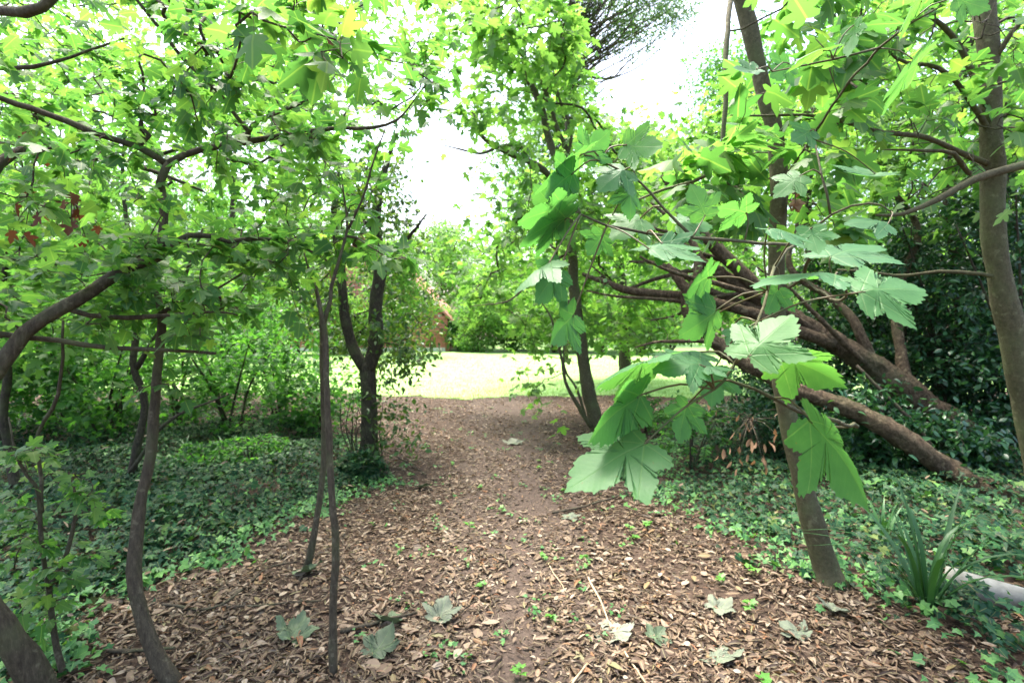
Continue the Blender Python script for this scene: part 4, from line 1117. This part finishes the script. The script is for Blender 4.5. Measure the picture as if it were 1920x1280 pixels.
heroes = [  # base, tip, side lobe (pixels), depths, upper face towards the viewer?, template
    ((1208, 832), (1057, 898), (1149, 948), (.95, .90, .91), 1, 0),
    ((1199, 741), (1083, 812), (1216, 795), (1.0, .95, 1.0), 0, 3),
    ((1290, 758), (1262, 830), (1318, 795), (1.12, 1.1, 1.1), 0, 1),
    ((1340, 690), (1328, 764), (1284, 742), (1.15, 1.13, 1.13), 0, 0),
    ((1234, 669), (1102, 696), (1165, 714), (1.02, .96, 1.0), 0, 3),
    ((1312, 660), (1222, 656), (1270, 670), (1.1, 1.05, 1.0), 1, 1),
    ((1312, 684), (1234, 676), (1246, 712), (1.0, .97, .97), 1, 2), ((1318, 690), (1374, 680), (1322, 702), (1.0, 1.0, .96), 1, 1),
    ((1406, 667), (1486, 572), (1464, 716), (.95, .97, .93), 1, 1),
    ((1460, 667), (1586, 704), (1530, 737), (1.0, .98, 1.0), 0, 3),
    ((1520, 786), (1666, 938), (1570, 925), (.98, .86, .95), 0, 3),
    ((1613, 548), (1750, 524), (1686, 598), (.97, .96, .93), 1, 1),
    ((1558, 482), (1652, 440), (1590, 424), (1.2, 1.25, 1.22), 1, 0),
    ((1566, 515), (1420, 488), (1500, 508), (1.1, 1.05, 1.0), 0, 2),
    ((1520, 428), (1532, 482), (1570, 462), (1.15, 1.12, 1.12), 0, 0),
    ((1440, 430), (1532, 434), (1415, 452), (1.1, 1.1, 1.0), 1, 1),
    ((1218, 467), (1312, 438), (1183, 510), (1.1, 1.15, 1.05), 1, 1), ((1240, 455), (1296, 492), (1230, 498), (1.15, 1.12, 1.12), 0, 0),
    ((1322, 404), (1298, 342), (1352, 368), (1.35, 1.35, 1.35), 1, 0),
    ((1062, 410), (958, 432), (1012, 462), (1.2, 1.15, 1.18), 0, 2), ((1050, 400), (1000, 350), (1080, 350), (1.3, 1.3, 1.3), 0, 0),
    ((1095, 292), (1142, 248), (1075, 255), (1.3, 1.3, 1.3), 0, 0), ((1172, 272), (1242, 286), (1216, 238), (1.3, 1.28, 1.3), 0, 2),
    ((1090, 290), (984, 340), (1040, 278), (1.28, 1.22, 1.25), 0, 1), ((1074, 325), (1010, 368), (1106, 358), (1.25, 1.2, 1.22), 0, 0),
    ((1172, 318), (1124, 346), (1228, 328), (1.3, 1.25, 1.3), 1, 1), ((1180, 352), (1190, 410), (1208, 360), (1.3, 1.28, 1.3), 1, 3),
    ((1060, 392), (960, 400), (1070, 434), (1.2, 1.15, 1.16), 0, 1),
    ((1050, 506), (992, 566), (1036, 584), (1.15, 1.12, 1.12), 0, 1), ((1032, 489), (955, 531), (1010, 512), (1.1, 1.05, 1.02), 1, 3),
    ((1075, 590), (1018, 642), (1094, 628), (1.2, 1.15, 1.18), 0, 3), ((1330, 520), (1272, 540), (1356, 548), (1.2, 1.15, 1.17), 0, 1),
    ((1342, 582), (1288, 632), (1386, 604), (1.2, 1.15, 1.18), 1, 1), ((1372, 616), (1412, 652), (1362, 652), (1.15, 1.12, 1.12), 0, 0),
    ((1320, 600), (1290, 575), (1350, 575), (1.3, 1.3, 1.3), 0, 0), ((1130, 440), (1100, 480), (1160, 470), (1.4, 1.4, 1.4), 0, 0),
    ((1400, 400), (1340, 380), (1420, 365), (1.4, 1.38, 1.4), 0, 1), ((1200, 410), (1150, 430), (1230, 440), (1.35, 1.3, 1.3), 1, 2), ((1270, 420), (1340, 410), (1290, 450), (1.35, 1.35, 1.3), 1, 1),
    ((1600, 48), (1602, 108), (1632, 72), (1.6, 1.6, 1.6), 0, 1), ((1728, 2), (1664, 52), (1690, 5), (1.5, 1.5, 1.5), 0, 2), ((1796, -4), (1848, 24), (1778, 42), (1.5, 1.5, 1.5), 0, 0),
    ((1722, 120), (1640, 172), (1652, 122), (1.6, 1.55, 1.6), 0, 0), ((1545, 95), (1484, 98), (1520, 118), (1.6, 1.55, 1.55), 0, 1), ((1420, 130), (1372, 140), (1400, 156), (1.7, 1.7, 1.65), 0, 1),
    ((1640, 325), (1590, 345), (1680, 345), (1.6, 1.55, 1.5), 0, 1), ((1500, 330), (1450, 365), (1495, 370), (1.5, 1.5, 1.5), 1, 0), ((1460, 540), (1430, 590), (1500, 575), (1.3, 1.3, 1.3), 0, 1),
    ((1665, 420), (1590, 405), (1690, 440), (1.4, 1.4, 1.35), 1, 1), ((1520, 245), (1480, 270), (1545, 275), (1.6, 1.6, 1.58), 0, 0), ((1480, 120), (1440, 150), (1500, 160), (1.8, 1.8, 1.8), 0, 0)]
sm = leaf_meshes('syc', M['sycamore'])
nodes = np.array(t.nodes[:skel]); hubs = nodes
pet = MB()
CAMP = np.array((0, 0, CAMZ))
for hb, ht, hs, dd, topf, tv in heroes:
    pb, pt, ps = P(*hb, dd[0]), P(*ht, dd[1]), P(*hs, dd[2])
    yv = pt - pb; L = np.linalg.norm(yv) / 1.03; yn = nrm(yv)
    # the side lobe lies nearer or farther so that the blade keeps its true width
    mid_v = hb[1] + (ht[1] - hb[1]) * 0.45
    sgn = (-1 if hs[1] > mid_v else 1) * (1 if topf else -1)
    for kk in range(40):
        ps = P(*hs, dd[2] + sgn * 0.004 * kk)
        xv = ps - pb; xv = xv - yn * (xv @ yn); xl_ = np.linalg.norm(xv)
        if xl_ > 0.60 * L: break
    xn = xv / xl_
    sx = np.clip(xl_ / 0.62, 0.85 * L, 1.15 * L)
    zn = np.cross(xn, yn)
    if (zn @ nrm(CAMP - pb) > 0) != bool(topf): xn = -xn; zn = -zn
    R = np.column_stack([xn, yn, zn])
    place('leaf', sm[tv], R, pb, np.array((sx, L, (sx + L) / 2)), ce)
    j = int(np.argmin(np.linalg.norm(hubs - pb, axis=1) + 0.6 * np.maximum(0, -((pb - hubs) @ yn)))); q = hubs[j]
    c = q * 0.5 + pb * 0.5 + np.array((0, 0, 0.012)) - yn * 0.008
    pp = smooth_path([q, c, pb, pb + yn * L * 0.04 - zn * 0.003], 0.02)
    pet.tube(pp, np.linspace(0.0022, 0.0016, len(pp)), 6, True)
pet.build('petioles', M['stem'], ce, kind='stuff')
# its higher leaves
t.grow(targets([(1380, -60), (1600, -60), (1640, 200), (1500, 330), (1330, 300), (1400, 120)], 46, (2.1, 3.8), [SKY_GAPS[1], [(1370, -60), (1450, -60), (1505, 300), (1505, 530), (1425, 530), (1425, 300)]]), (5, 8), (0.10, 0.15), reach=0.35, droop=0.5, first=0)
t.grow(targets([(1240, 250), (1620, 250), (1620, 480), (1350, 420), (1220, 330)], 34, (2.2, 3.6), [[(1370, -60), (1450, -60), (1505, 300), (1505, 530), (1425, 530), (1425, 300)]]), (5, 8), (0.09, 0.14), reach=0.35, droop=0.5)
cnt_before = len(t.lp)
t.finish('maple', 'maple', 260, None, crown='upper_crown')

# straight trunk at the right edge
t = Tree('straight_tree', P(1990, 1100, 3.2) * (1, 1, 0), 'tree with straight grey trunk at the right edge of the view', 'tree', None, 'bark_grey')
D7 = 3.2
t.limb('trunk', [P(1990, 1100, D7) * (1, 1, 0) + (0, 0, -.02)] + PP((1965, 950, D7), (1930, 780, D7), (1906, 660, D7), (1880, 550, D7), (1864, 440, D7), (1860, 320, D7), (1856, 160, D7), (1846, 0, D7), (1835, -160, D7)),
       (.095, .082, .074, .069, .065, .061, .057, .055, .053, .05), 18, 0.05, 0.002, 0.012)
t.limb('branch', PP((1990, 290, 2.6), (1920, 309, 2.6), (1830, 335, 2.6), (1760, 372, 2.6), (1690, 402, 2.6), (1640, 404, 2.6)), (.026, .022, .019, .015, .010, .005), 9, node=False)
t.limb('branch', PP((1858, 310, D7), (1810, 290, 3.1), (1740, 260, 3.0), (1620, 240, 2.9), (1540, 220, 2.8), (1470, 215, 2.8), (1370, 215, 2.8)), (.018, .016, .014, .011, .009, .007, .004), 8)
t.limb('branch', PP((1855, 330, D7), (1815, 325, 3.1), (1790, 288, 3.0), (1740, 282, 3.0), (1650, 280, 3.0)), (.018, .015, .012, .009, .004), 8)
t.limb('branch', PP((1857, 250, D7), (1815, 180, 3.1), (1760, 130, 3.0), (1680, 110, 2.9), (1620, 30, 2.9)), (.018, .015, .012, .008, .004), 8)
t.limb('branch', PP((1857, 215, D7), (1800, 90, 3.1), (1740, 20, 3.0), (1700, -60, 3.0)), (.02, .016, .012, .008), 8)
t.limb('branch', PP((1876, 525, D7), (1840, 515, D7), (1760, 508, 3.3), (1700, 515, 3.4), (1570, 505, 3.5)), (.014, .012, .010, .009, .006), 8)
t.limb('branch', PP((1856, 130, D7), (1900, 60, 3.1), (1960, 0, 3.0)), (.016, .012, .008), 8)
t.grow(targets([(1600, -40), (1960, -40), (1960, 420), (1700, 380), (1560, 250)], 150, (2.6, 3.6)), (0, 1), (0.07, 0.11), reach=0.3, wob=0.22)
t.grow(targets([(1560, -60), (1980, -60), (1980, 330), (1800, 300), (1620, 180)], 66, (2.7, 4.4)), (4, 8), (0.08, 0.12), reach=0.35, droop=0.4)
t.finish('maple', 'maple', 260)

# mid-distance trees on the right
for lab, bx, poly, m, dr_, nm in (('leafy maple in the middle distance behind the arching bough on the left', 440, [(-80, -80), (760, -80), (880, 0), (860, 90), (760, 220), (560, 330), (-80, 380)], 200, (8.5, 13), 11),
                                  ('leafy maple in the middle distance behind the grey sycamore trunk', 1520, [(1230, 200), (1420, 130), (1680, 60), (1700, 430), (1560, 560), (1350, 560), (1230, 430)], 170, (6.0, 9.5), 7.8),
                                  ('leafy maple in the middle distance behind the right-hand straight trunk', 1790, [(1600, -60), (1990, -60), (1990, 420), (1700, 440), (1600, 300)], 170, (5.0, 8.5), 6.6)):
    base = np.array(((bx - 960) / F * nm, nm, 0.0))
    t = Tree('middle_distance_maple', base, lab, 'tree', None, 'bark_dark')
    t.limb('trunk', [base, base + (0.1, 0, 1.6), base + (-0.05, 0.1, 3.2), base + (0.1, 0, 5.2)], (.1, .085, .07, .03), 10, 0.2)
    t.grow(targets(poly, m, dr_, [SKY_GAPS[1]]), (7, 11), (0.08, 0.125), reach=0.5, droop=0.4, petiole=0.15)
    t.bulk(3400, (0.08, 0.125), 0.2)
    t.finish('maple', 'maple_far', 180, 'maple_lo', tip=0.0028, rmax=0.05)

# leaning and fallen trunks
t = Tree('leaning_tree', P(1990, 985, 4.2) * (1, 1, 0), 'rough brown leaning trunk lying lowest across the right side', 'tree', None, 'bark_log')
t.limb('trunk', PP((1995, 975, 4.2), (1900, 940, 4.3), (1780, 886, 4.5), (1690, 822, 4.6), (1580, 760, 4.8), (1500, 736, 4.95), (1440, 702, 5.1), (1352, 655, 5.3), (1300, 600, 5.45), (1285, 550, 5.5), (1250, 495, 5.6)),
       (.105, .10, .092, .085, .08, .074, .072, .075, .065, .055, .03), 22, 0.05, 0.012, 0.075)
t.limb('branch', PP((1352, 655, 5.3), (1330, 640, 5.2), (1240, 640, 5.1), (1190, 650, 5.0)), (.03, .025, .016, .006), 8)
t.limb('branch', PP((1290, 570, 5.5), (1310, 500, 5.5), (1290, 440, 5.6), (1220, 380, 5.7)), (.05, .045, .035, .012), 9)
t.grow(targets([(1120, 520), (1330, 520), (1330, 640), (1150, 640)], 16, (5.0, 6.0)), (2, 5), (0.05, 0.08), reach=0.3)
t.finish('oval', 'shrub', 60)
t = Tree('leaning_tree', P(1890, 890, 5.3) * (1, 1, 0), 'thick dark leaning trunk with bare spreading limbs behind the lowest one', 'tree', None, 'bark_log')
t.limb('trunk', PP((1895, 886, 5.3), (1840, 836, 5.35), (1750, 770, 5.4), (1640, 690, 5.5), (1560, 640, 5.6), (1480, 592, 5.7), (1400, 545, 5.8), (1330, 500, 5.9), (1255, 450, 6.0)), (.165, .155, .145, .125, .105, .085, .07, .06, .03), 22, 0.05, 0.012, 0.075)
t.limb('limb', PP((1560, 645, 5.55), (1450, 602, 5.55), (1380, 578, 5.55), (1290, 556, 5.6), (1205, 548, 5.7), (1150, 535, 5.7), (1092, 512, 5.8)), (.07, .06, .055, .05, .045, .036, .02), 11)
t.limb('limb', PP((1480, 594, 5.7), (1410, 530, 5.75), (1345, 465, 5.8), (1290, 400, 5.9), (1240, 330, 6.0)), (.08, .075, .07, .05, .02), 11)
t.limb('limb', PP((1500, 605, 5.65), (1400, 570, 5.8), (1330, 545, 5.9), (1250, 500, 6.0), (1180, 490, 6.1)), (.05, .045, .04, .03, .012), 9)
t.limb('limb', PP((1640, 690, 5.5), (1600, 600, 5.6), (1560, 560, 5.8), (1480, 500, 6.0), (1500, 400, 6.2)), (.06, .05, .04, .035, .015), 9)
t.limb('limb', PP((1700, 730, 5.45), (1680, 560, 5.9), (1720, 430, 6.2), (1650, 330, 6.4)), (.06, .05, .04, .015), 9)
for pts, r0 in ((((1520, 615, 5.6), (1430, 560, 5.5), (1340, 530, 5.4), (1260, 510, 5.4), (1200, 480, 5.4)), .04), (((1460, 585, 5.7), (1380, 500, 5.9), (1300, 470, 6.0), (1255, 430, 6.1)), .05), (((1440, 580, 5.7), (1340, 575, 5.6), (1240, 560, 5.5), (1160, 556, 5.4), (1100, 545, 5.3)), .03),
                (((1400, 548, 5.8), (1330, 560, 5.7), (1270, 590, 5.6), (1220, 600, 5.5)), .025), (((1345, 470, 5.8), (1300, 440, 5.7), (1210, 420, 5.6), (1150, 330, 5.6)), .03), (((1620, 680, 5.4), (1540, 600, 5.3), (1480, 540, 5.3), (1420, 500, 5.3)), .03), (((1330, 500, 5.9), (1240, 520, 6), (1170, 540, 6), (1110, 500, 6.1)), .03)):
    t.limb('limb', PP(*pts), np.linspace(r0, r0 * .3, len(pts)), 9)
t.grow(targets([(1180, 430), (1600, 380), (1700, 520), (1500, 620), (1200, 600)], 40, (5.3, 6.6)), (2, 6), (0.05, 0.08), reach=0.4)
t.finish('oval', 'shrub', 100)
b = MB(); st = empty('leaning_stick', P(1790, 862, 4.7) * (1, 1, 0), 'thin grey stick leaning against the thick dark trunk', 'stick')
pp = smooth_path([P(1800, 905, 4.7) * (1, 1, 0)] + PP((1720, 800, 4.9), (1680, 760, 5.0), (1606, 685, 5.2)), 0.08, 0.004); b.tube(pp, np.linspace(.024, .014, len(pp)), 8); b.build('stick', M['twig'], st)

# dark evergreen shrubs on the right
lau = [(1570, 7.2, 2.5, 'dark glossy evergreen shrub behind the leaning trunks beside the sycamore trunk'), (1690, 6.6, 2.9, 'dark glossy evergreen shrub above the middle of the leaning trunks'), (1800, 6.1, 3.1, 'tall dark glossy evergreen shrub left of the straight right trunk'),
       (1930, 5.4, 3.0, 'dark glossy evergreen shrub at the right edge behind the straight trunk'), (1640, 8.2, 3.2, 'evergreen shrub deep behind the leaning trunks'), (1770, 7.8, 3.4, 'tall evergreen shrub deep behind the right trunk'),
       (1470, 7.0, 1.5, 'low dark evergreen shrub under the leaning limbs'), (1625, 5.1, 0.8, 'low dark shrub between the two leaning trunks'), (1500, 5.9, 0.9, 'low dark shrub behind the sycamore trunk under the lowest leaning trunk'), (1760, 5.0, 0.5, 'small dark shrub in the ivy between the feet of the leaning trunks'), (1850, 7.0, 3.6, 'tallest evergreen shrub just left of the straight trunk at the right edge'), (1900, 5.9, 1.3, 'low evergreen shrub at the foot of the leaning trunks')]
for i, (u, d, h, lab) in enumerate(lau):
    base = np.array(((u - 960) / F * d, d, 0.0)); base[2] = float(gz(base[0], base[1]))
    t = Tree('evergreen_shrub', base, lab, 'shrub', 'dark evergreen shrubs on the right', 'bark_dark')
    for k in range(6):
        a = rng.uniform(0, 6.28); l = rng.uniform(0.2, 0.45) * h * 0.8
        t.limb('stem', [base + (rng.normal(0, .06), rng.normal(0, .06), -0.02), base + (math.cos(a) * l * .4, math.sin(a) * l * .3, h * .45), base + (math.cos(a) * l, math.sin(a) * l * .7, h * rng.uniform(.7, .95))], (.022, .016, .006), 6, 0.15)
    m = 160 if h > 2 else 80
    q = nrm(rng.normal(0, 1, (m, 3))) * rng.random((m, 1)) ** 0.3
    tg = base + np.array((0, 0, h * 0.52)) + q * np.array((0.62 + h * .14, min(0.65, 0.2 + h * .3), h * 0.52))
    tg[:, 2] = np.maximum(tg[:, 2], 0.12 + 0.25 * rng.random(m))
    t.grow(tg, (9, 13), (0.05, 0.085), reach=0.35, droop=0.5, tilt=0.6, petiole=0.12)
    t.bulk(4200 if h > 2 else 1800, (0.05, 0.085), 0.11, 0.5, 0.6)
    t.finish('oval', 'laurel', 90, None, minpx=9, tip=0.0022)

# low shrubs under the young maple
for u, v, h, lab in ((385, 900, 0.36, 'low leafy plant growing out of the ivy right of the curved sapling'), (470, 880, 0.34, 'low leafy plant in the ivy left of the leaning thin stem'), (1295, 885, 0.85, 'low leafy green bush beside the path under the big sycamore leaves'), (1375, 868, 0.7, 'low dark bush next to the brown dead leaves'), (1210, 812, 0.55, 'small leafy bush at the foot of the young maple')):
    base = G(u, v); base[2] = gz(base[0], base[1])
    t = Tree('low_bush', base, lab, 'bush', 'low bushes beside the path', 'bark_dark')
    for k in range(5):
        a = rng.uniform(0, 6.28); l = rng.uniform(0.3, 0.6) * h
        t.limb('stem', [base + (0, 0, -.01), base + (math.cos(a) * l * .5, math.sin(a) * l * .4, h * .5), base + (math.cos(a) * l, math.sin(a) * l * .7, h * .8)], (.008, .006, .003), 5, 0.1)
    q = nrm(rng.normal(0, 1, (80, 3))) * rng.random((80, 1)) ** 0.4
    t.grow(base + np.array((0, 0, h * .55)) + q * np.array((0.42, 0.35, h * .45)), (8, 12), (0.04, 0.065), reach=0.25, droop=0.3, petiole=0.12)
    t.finish('oval', 'laurel' if .65 < h < .8 else 'shrub', 100, None, minpx=7)

# ------------------------------------------------------------------ small things


def strap_plant(at, n, h, label, spread=0.5, cat='plant', w=0.018):
    e = empty('strap_leaved_plant', at, label, cat, 'strap-leaved plants')
    for k in range(n):
        a = rng.uniform(0, 6.28); lean = rng.uniform(0.1, 1.0) * spread; L = h * rng.uniform(0.65, 1.1)
        droop = rng.uniform(0.1, 1.0) * spread
        s_ = np.linspace(0, 1, 9)
        out = lean * s_ * L * 0.55 + droop * s_ ** 3 * L * 0.55
        zz = L * s_ * (1 - 0.25 * lean) - droop * s_ ** 3.2 * L * 0.5
        dv = np.array((math.cos(a), math.sin(a), 0)); sd = np.array((-math.sin(a), math.cos(a), 0))
        mid = np.asarray(at) + dv * out[:, None] + np.array((0, 0, 1)) * np.maximum(zz, 0.01)[:, None] + sd * 0.012 * rng.normal()
        wd = w * np.interp(s_, (0, .15, .6, 1), (.7, 1, .85, .05)) * rng.uniform(.7, 1.2)
        tang = np.gradient(mid, axis=0); nn = nrm(np.cross(tang, sd))
        v = np.stack([mid - sd * wd[:, None] + nn * 0.25 * wd[:, None], mid, mid + sd * wd[:, None] + nn * 0.25 * wd[:, None]], 1).reshape(-1, 3)
        lo_ = []
        for i in range(8):
            for j in range(2):
                a_ = i * 3 + j; lo_ += [a_, a_ + 1, a_ + 4, a_ + 3]
        b = MB(); b.add(v, np.array(lo_), np.full(16, 4), rng.random()); b.build('leaf', M['strap'], e)
    return e


at = G(1738, 1165); at[2] = gz(at[0], at[1]); strap_plant(at, 26, 0.80, 'clump of long dark strap leaves growing beside the pale pipe', 0.85, w=0.0125)
for u, v, lab in ((352, 872, 'tuft of arching strap leaves in the ivy right of the curved sapling'), (420, 862, 'tuft of arching strap leaves in the ivy left of the thin stems'), (1655, 1030, 'tuft of strap leaves in the ivy behind the grey sycamore trunk base')):
    at = G(u, v); at[2] = gz(at[0], at[1]); strap_plant(at, 12, 0.42, lab, 1.1, w=0.012)

# discarded plastic pipe
p0, p1 = PIPE0 + (0, 0, .078), PIPE1 + (0, 0, .062)
pipe = empty('plastic_pipe', (p0[0], p0[1], 0), 'pale grey plastic pipe lying in the ivy at the right edge', 'pipe')
b = MB(); n = 24
ax = nrm(p1 - p0); s1 = nrm(np.cross(ax, (0, 0, 1))); s2 = np.cross(s1, ax); th = np.arange(n) / n * 2 * math.pi
rings = []
for c, r in ((p0, .066), (p0 - ax * .004, .070), (p0, .0735), (p0 + ax * .05, .0735), (p0 + ax * .055, .070), (p1, .070), (p1, .064), (p0 + ax * .004, .0655)):
    rings.append(c + r * (np.cos(th)[:, None] * s1 + np.sin(th)[:, None] * s2))
v = np.vstack(rings); lo_ = []
for i in range(len(rings) - 1):
    for j in range(n): lo_ += [i * n + j, i * n + (j + 1) % n, (i + 1) * n + (j + 1) % n, (i + 1) * n + j]
b.add(v, np.array(lo_), np.full((len(rings) - 1) * n, 4)); b.build('tube', M['pipe'], pipe)

# sticks on the ground
sticks = [([(305, 1142), (400, 1153), (450, 1122), (500, 1078), (562, 1063)], .008, 'twig', 'curved brown branch lying from the curved sapling towards the leaning thin stem'),
          ([(425, 1153), (520, 1146), (602, 1140)], .006, 'twig', 'straight brown twig lying behind the straight thin sapling stem'),
          ([(640, 1197), (715, 1172), (782, 1150)], .012, 'bark_brown', 'stout stick lying under the curled dark fallen leaf'),
          ([(1103, 1085), (1128, 1140), (1146, 1185)], .006, 'straw', 'straw-coloured stick lying above the crumpled pale leaf'),
          ([(1170, 1225), (1190, 1255), (1212, 1284)], .005, 'straw', 'yellowish stalk below the crumpled pale leaf'),
          ([(1028, 1058), (1045, 1085), (1062, 1112)], .004, 'straw', 'short pale stalk beside the bright green seedling on the path'),
          ([(1070, 1284), (1088, 1258), (1106, 1234)], .006, 'straw', 'pale stick at the bottom edge of the path'),
          ([(1035, 966), (1090, 955), (1150, 940), (1185, 925)], .011, 'bark_brown', 'brown branch lying under the largest foreground sycamore leaf'),
          ([(718, 848), (760, 868), (800, 893)], .009, 'bark_dark', 'dark twig lying right of the dark forked tree'),
          ([(540, 912), (565, 880), (596, 858)], .013, 'bark_dark', 'dark branch poking out of the ivy left of the dark forked tree'),
          ([(1625, 1140), (1690, 1128), (1740, 1118)], .007, 'bark_brown', 'brown twig lying left of the strap-leaved clump'),
          ([(1795, 1168), (1830, 1174), (1862, 1176)], .005, 'pipe', 'thin white stick lying in front of the plastic pipe'),
          ([(200, 1228), (260, 1228), (330, 1222)], .010, 'bark_brown', 'short brown stick lying left of the curved sapling base'),
          ([(860, 1150), (905, 1118), (935, 1108)], .004, 'bark_dark', 'thin dark twig lying in the middle of the path')]
for pts, r, mt, lab in sticks:
    pts3 = []
    for u, v in pts:
        g = G(u, v); pts3.append(g + (0, 0, float(gz(g[0], g[1])) + r + .010))
    e = empty('fallen_stick', pts3[0] * (1, 1, 0), lab, 'stick', 'fallen sticks on the ground')
    p = smooth_path(pts3, 0.04, 0.003); b = MB(); b.tube(p, np.linspace(r, r * .6, len(p)), 8, True, .5, .05)
    for k in range(2):
        i = int(rng.integers(1, len(p) - 1)); dv = nrm(np.array((rng.normal(), rng.normal(), 0.25)))
        b.tube(np.array([p[i], p[i] + dv * r * 3, p[i] + dv * r * 6]), (r * .5, r * .4, r * .2), 5)
    b.build('stick', M[mt], e)

# large fallen sycamore leaves
fl = [(750, 1168, .15, 'olive', 'curled dark olive sycamore leaf lying on the stout stick', .6), (822, 1165, .15, 'pale', 'pale grey-green fallen sycamore leaf propped up right of the olive one', .7), (1160, 1202, .15, 'pale', 'crumpled ragged pale leaf lying on the straw-coloured stick', .3),
      (1345, 1238, .17, 'pale', 'large pale fallen sycamore leaf at the bottom right of the path', .2), (1338, 1142, .13, 'pale', 'pale fallen leaf lying left of the sycamore trunk base', .4), (1508, 1190, .13, 'pale', 'small pale fallen leaf lying below the sycamore trunk base', .4),
      (545, 1212, .15, 'olive', 'rolled olive fallen leaf lying left of the straight thin stem', .8), (556, 1088, .15, 'olive', 'olive fallen leaf at the foot of the leaning thin stem', .5), (700, 1240, .15, 'olive', 'greenish fallen leaf at the bottom right of the straight thin stem', .4),
      (300, 1072, .14, 'olive', 'fallen olive leaf lying on the ivy right of the curved sapling', .5), (1570, 1145, .12, 'pale', 'narrow pale fallen leaf right below the sycamore trunk base', .7), (1065, 968, .12, 'pale', 'pale fallen leaf lying by the brown branch on the path', .3),
      (965, 835, .2, 'pale', 'pale leaf lying far along the middle of the path', .3), (800, 912, .14, 'olive', 'dark fallen leaf on the left side of the path near the dark twig', .3), (1225, 1200, .10, 'olive', 'small dark fallen leaf right of the crumpled pale leaf', .4)]
for u, v, s_, mt, lab, curl in fl:
    g = G(u, v); g[2] = gz(g[0], g[1]) + 0.03
    tpl = syc_template(0.1 - curl * .5, -0.15 * curl, 0.05 + .06 * curl, int(u), -0.25 * curl)
    b = MB(); b.add(tpl[0], tpl[1], tpl[2], .5, tpl[0]); me = b.mesh('fallen_sycamore_leaf', M[mt])
    o = bpy.data.objects.new('fallen_sycamore_leaf', me); col.objects.link(o); o.location = g
    zmin = tpl[0][:, 2].min() * s_
    o.location.z = g[2] - 0.02 + max(0, -zmin) * .5
    o.rotation_euler = (rng.normal(.05, .12), rng.normal(0, .15), rng.uniform(0, 6.28)); o.scale = (s_, s_, s_)
    tag(o, lab, 'fallen leaf', 'large fallen leaves')

# seedlings in the litter
sd = [(1018, 1052), (905, 1098), (1008, 870), (1012, 885), (770, 893), (850, 873), (900, 920), (1190, 1010), (1215, 990), (1180, 1000), (1035, 1160), (880, 1000), (1350, 1090), (1405, 1078), (1405, 1142), (975, 1268), (1060, 925), (1130, 920), (700, 985), (940, 962), (1430, 1280), (1095, 1052)]
for u, v in sd:
    g = G(u, v); g[2] = gz(g[0], g[1])
    e = empty('seedling', g, 'small bright green seedling growing through the brown leaf litter', 'seedling', 'seedlings in the leaf litter')
    h = rng.uniform(.03, .07); b = MB(); b.tube(np.array([g, g + (0.004, 0, h * .6), g + (0, .004, h)]), (.0018, .0014, .001), 5); b.build('stem', M['stem'], e)
    for k in range(int(rng.integers(4, 8))):
        a = rng.uniform(0, 6.28); hh = h * rng.uniform(.5, 1)
        dv = np.array([[math.cos(a), math.sin(a), rng.uniform(-.1, .5)]])
        place('leaf', leaf_meshes('ivy', M['seedling'])[k % 3], frames(dv, np.array([[0, 0, 1.]]) + rng.normal(0, .2, (1, 3)))[0], g + (0, 0, hh) + dv[0] * .008, rng.uniform(.025, .045), e)

# dead brown leaves still hanging
for (u, v, d, m, spr, s0, lab) in ((60, 408, 2.2, 9, .06, .06, 'cluster of red-brown dead leaves hanging at the left edge'), (135, 405, 2.25, 8, .06, .06, 'second cluster of red-brown dead leaves right of the one at the left edge'), (75, 290, 2.3, 5, .05, .055, 'few dead brown leaves hanging above the other brown clusters'),
                                   (1405, 822, 4.2, 34, .16, .085, 'bunch of dried brown leaves hanging left of the sycamore trunk'), (1490, 374, 2.9, 4, .035, .065, 'dried curled brown leaves hanging against the sycamore trunk'), (628, 85, 1.9, 4, .035, .035, 'dark dead leaves hanging in the upper left canopy')):
    c = P(u, v, d); e = empty('dead_leaf_cluster', c, lab, 'dead leaves')
    b = MB()
    for k in range(m):
        q = c + rng.normal(0, spr, 3) * (1, 1, .8)
        dv = np.array([(rng.normal(0, .4), rng.normal(0, .4), -1.)])
        b.tube(np.array([c + (0, 0, spr), (c + q) / 2 + (0, 0, spr * .7), q]), (.0025, .002, .0015), 4)
        place('leaf', leaf_meshes('dry' if m > 12 else 'maple', M['dried' if u > 1000 else 'dead'])[k % 4], frames(dv, rng.normal(0, 1, (1, 3)))[0], q, s0 * rng.uniform(.6, 1.2), e)
    b.build('twig', M['twig'], e)
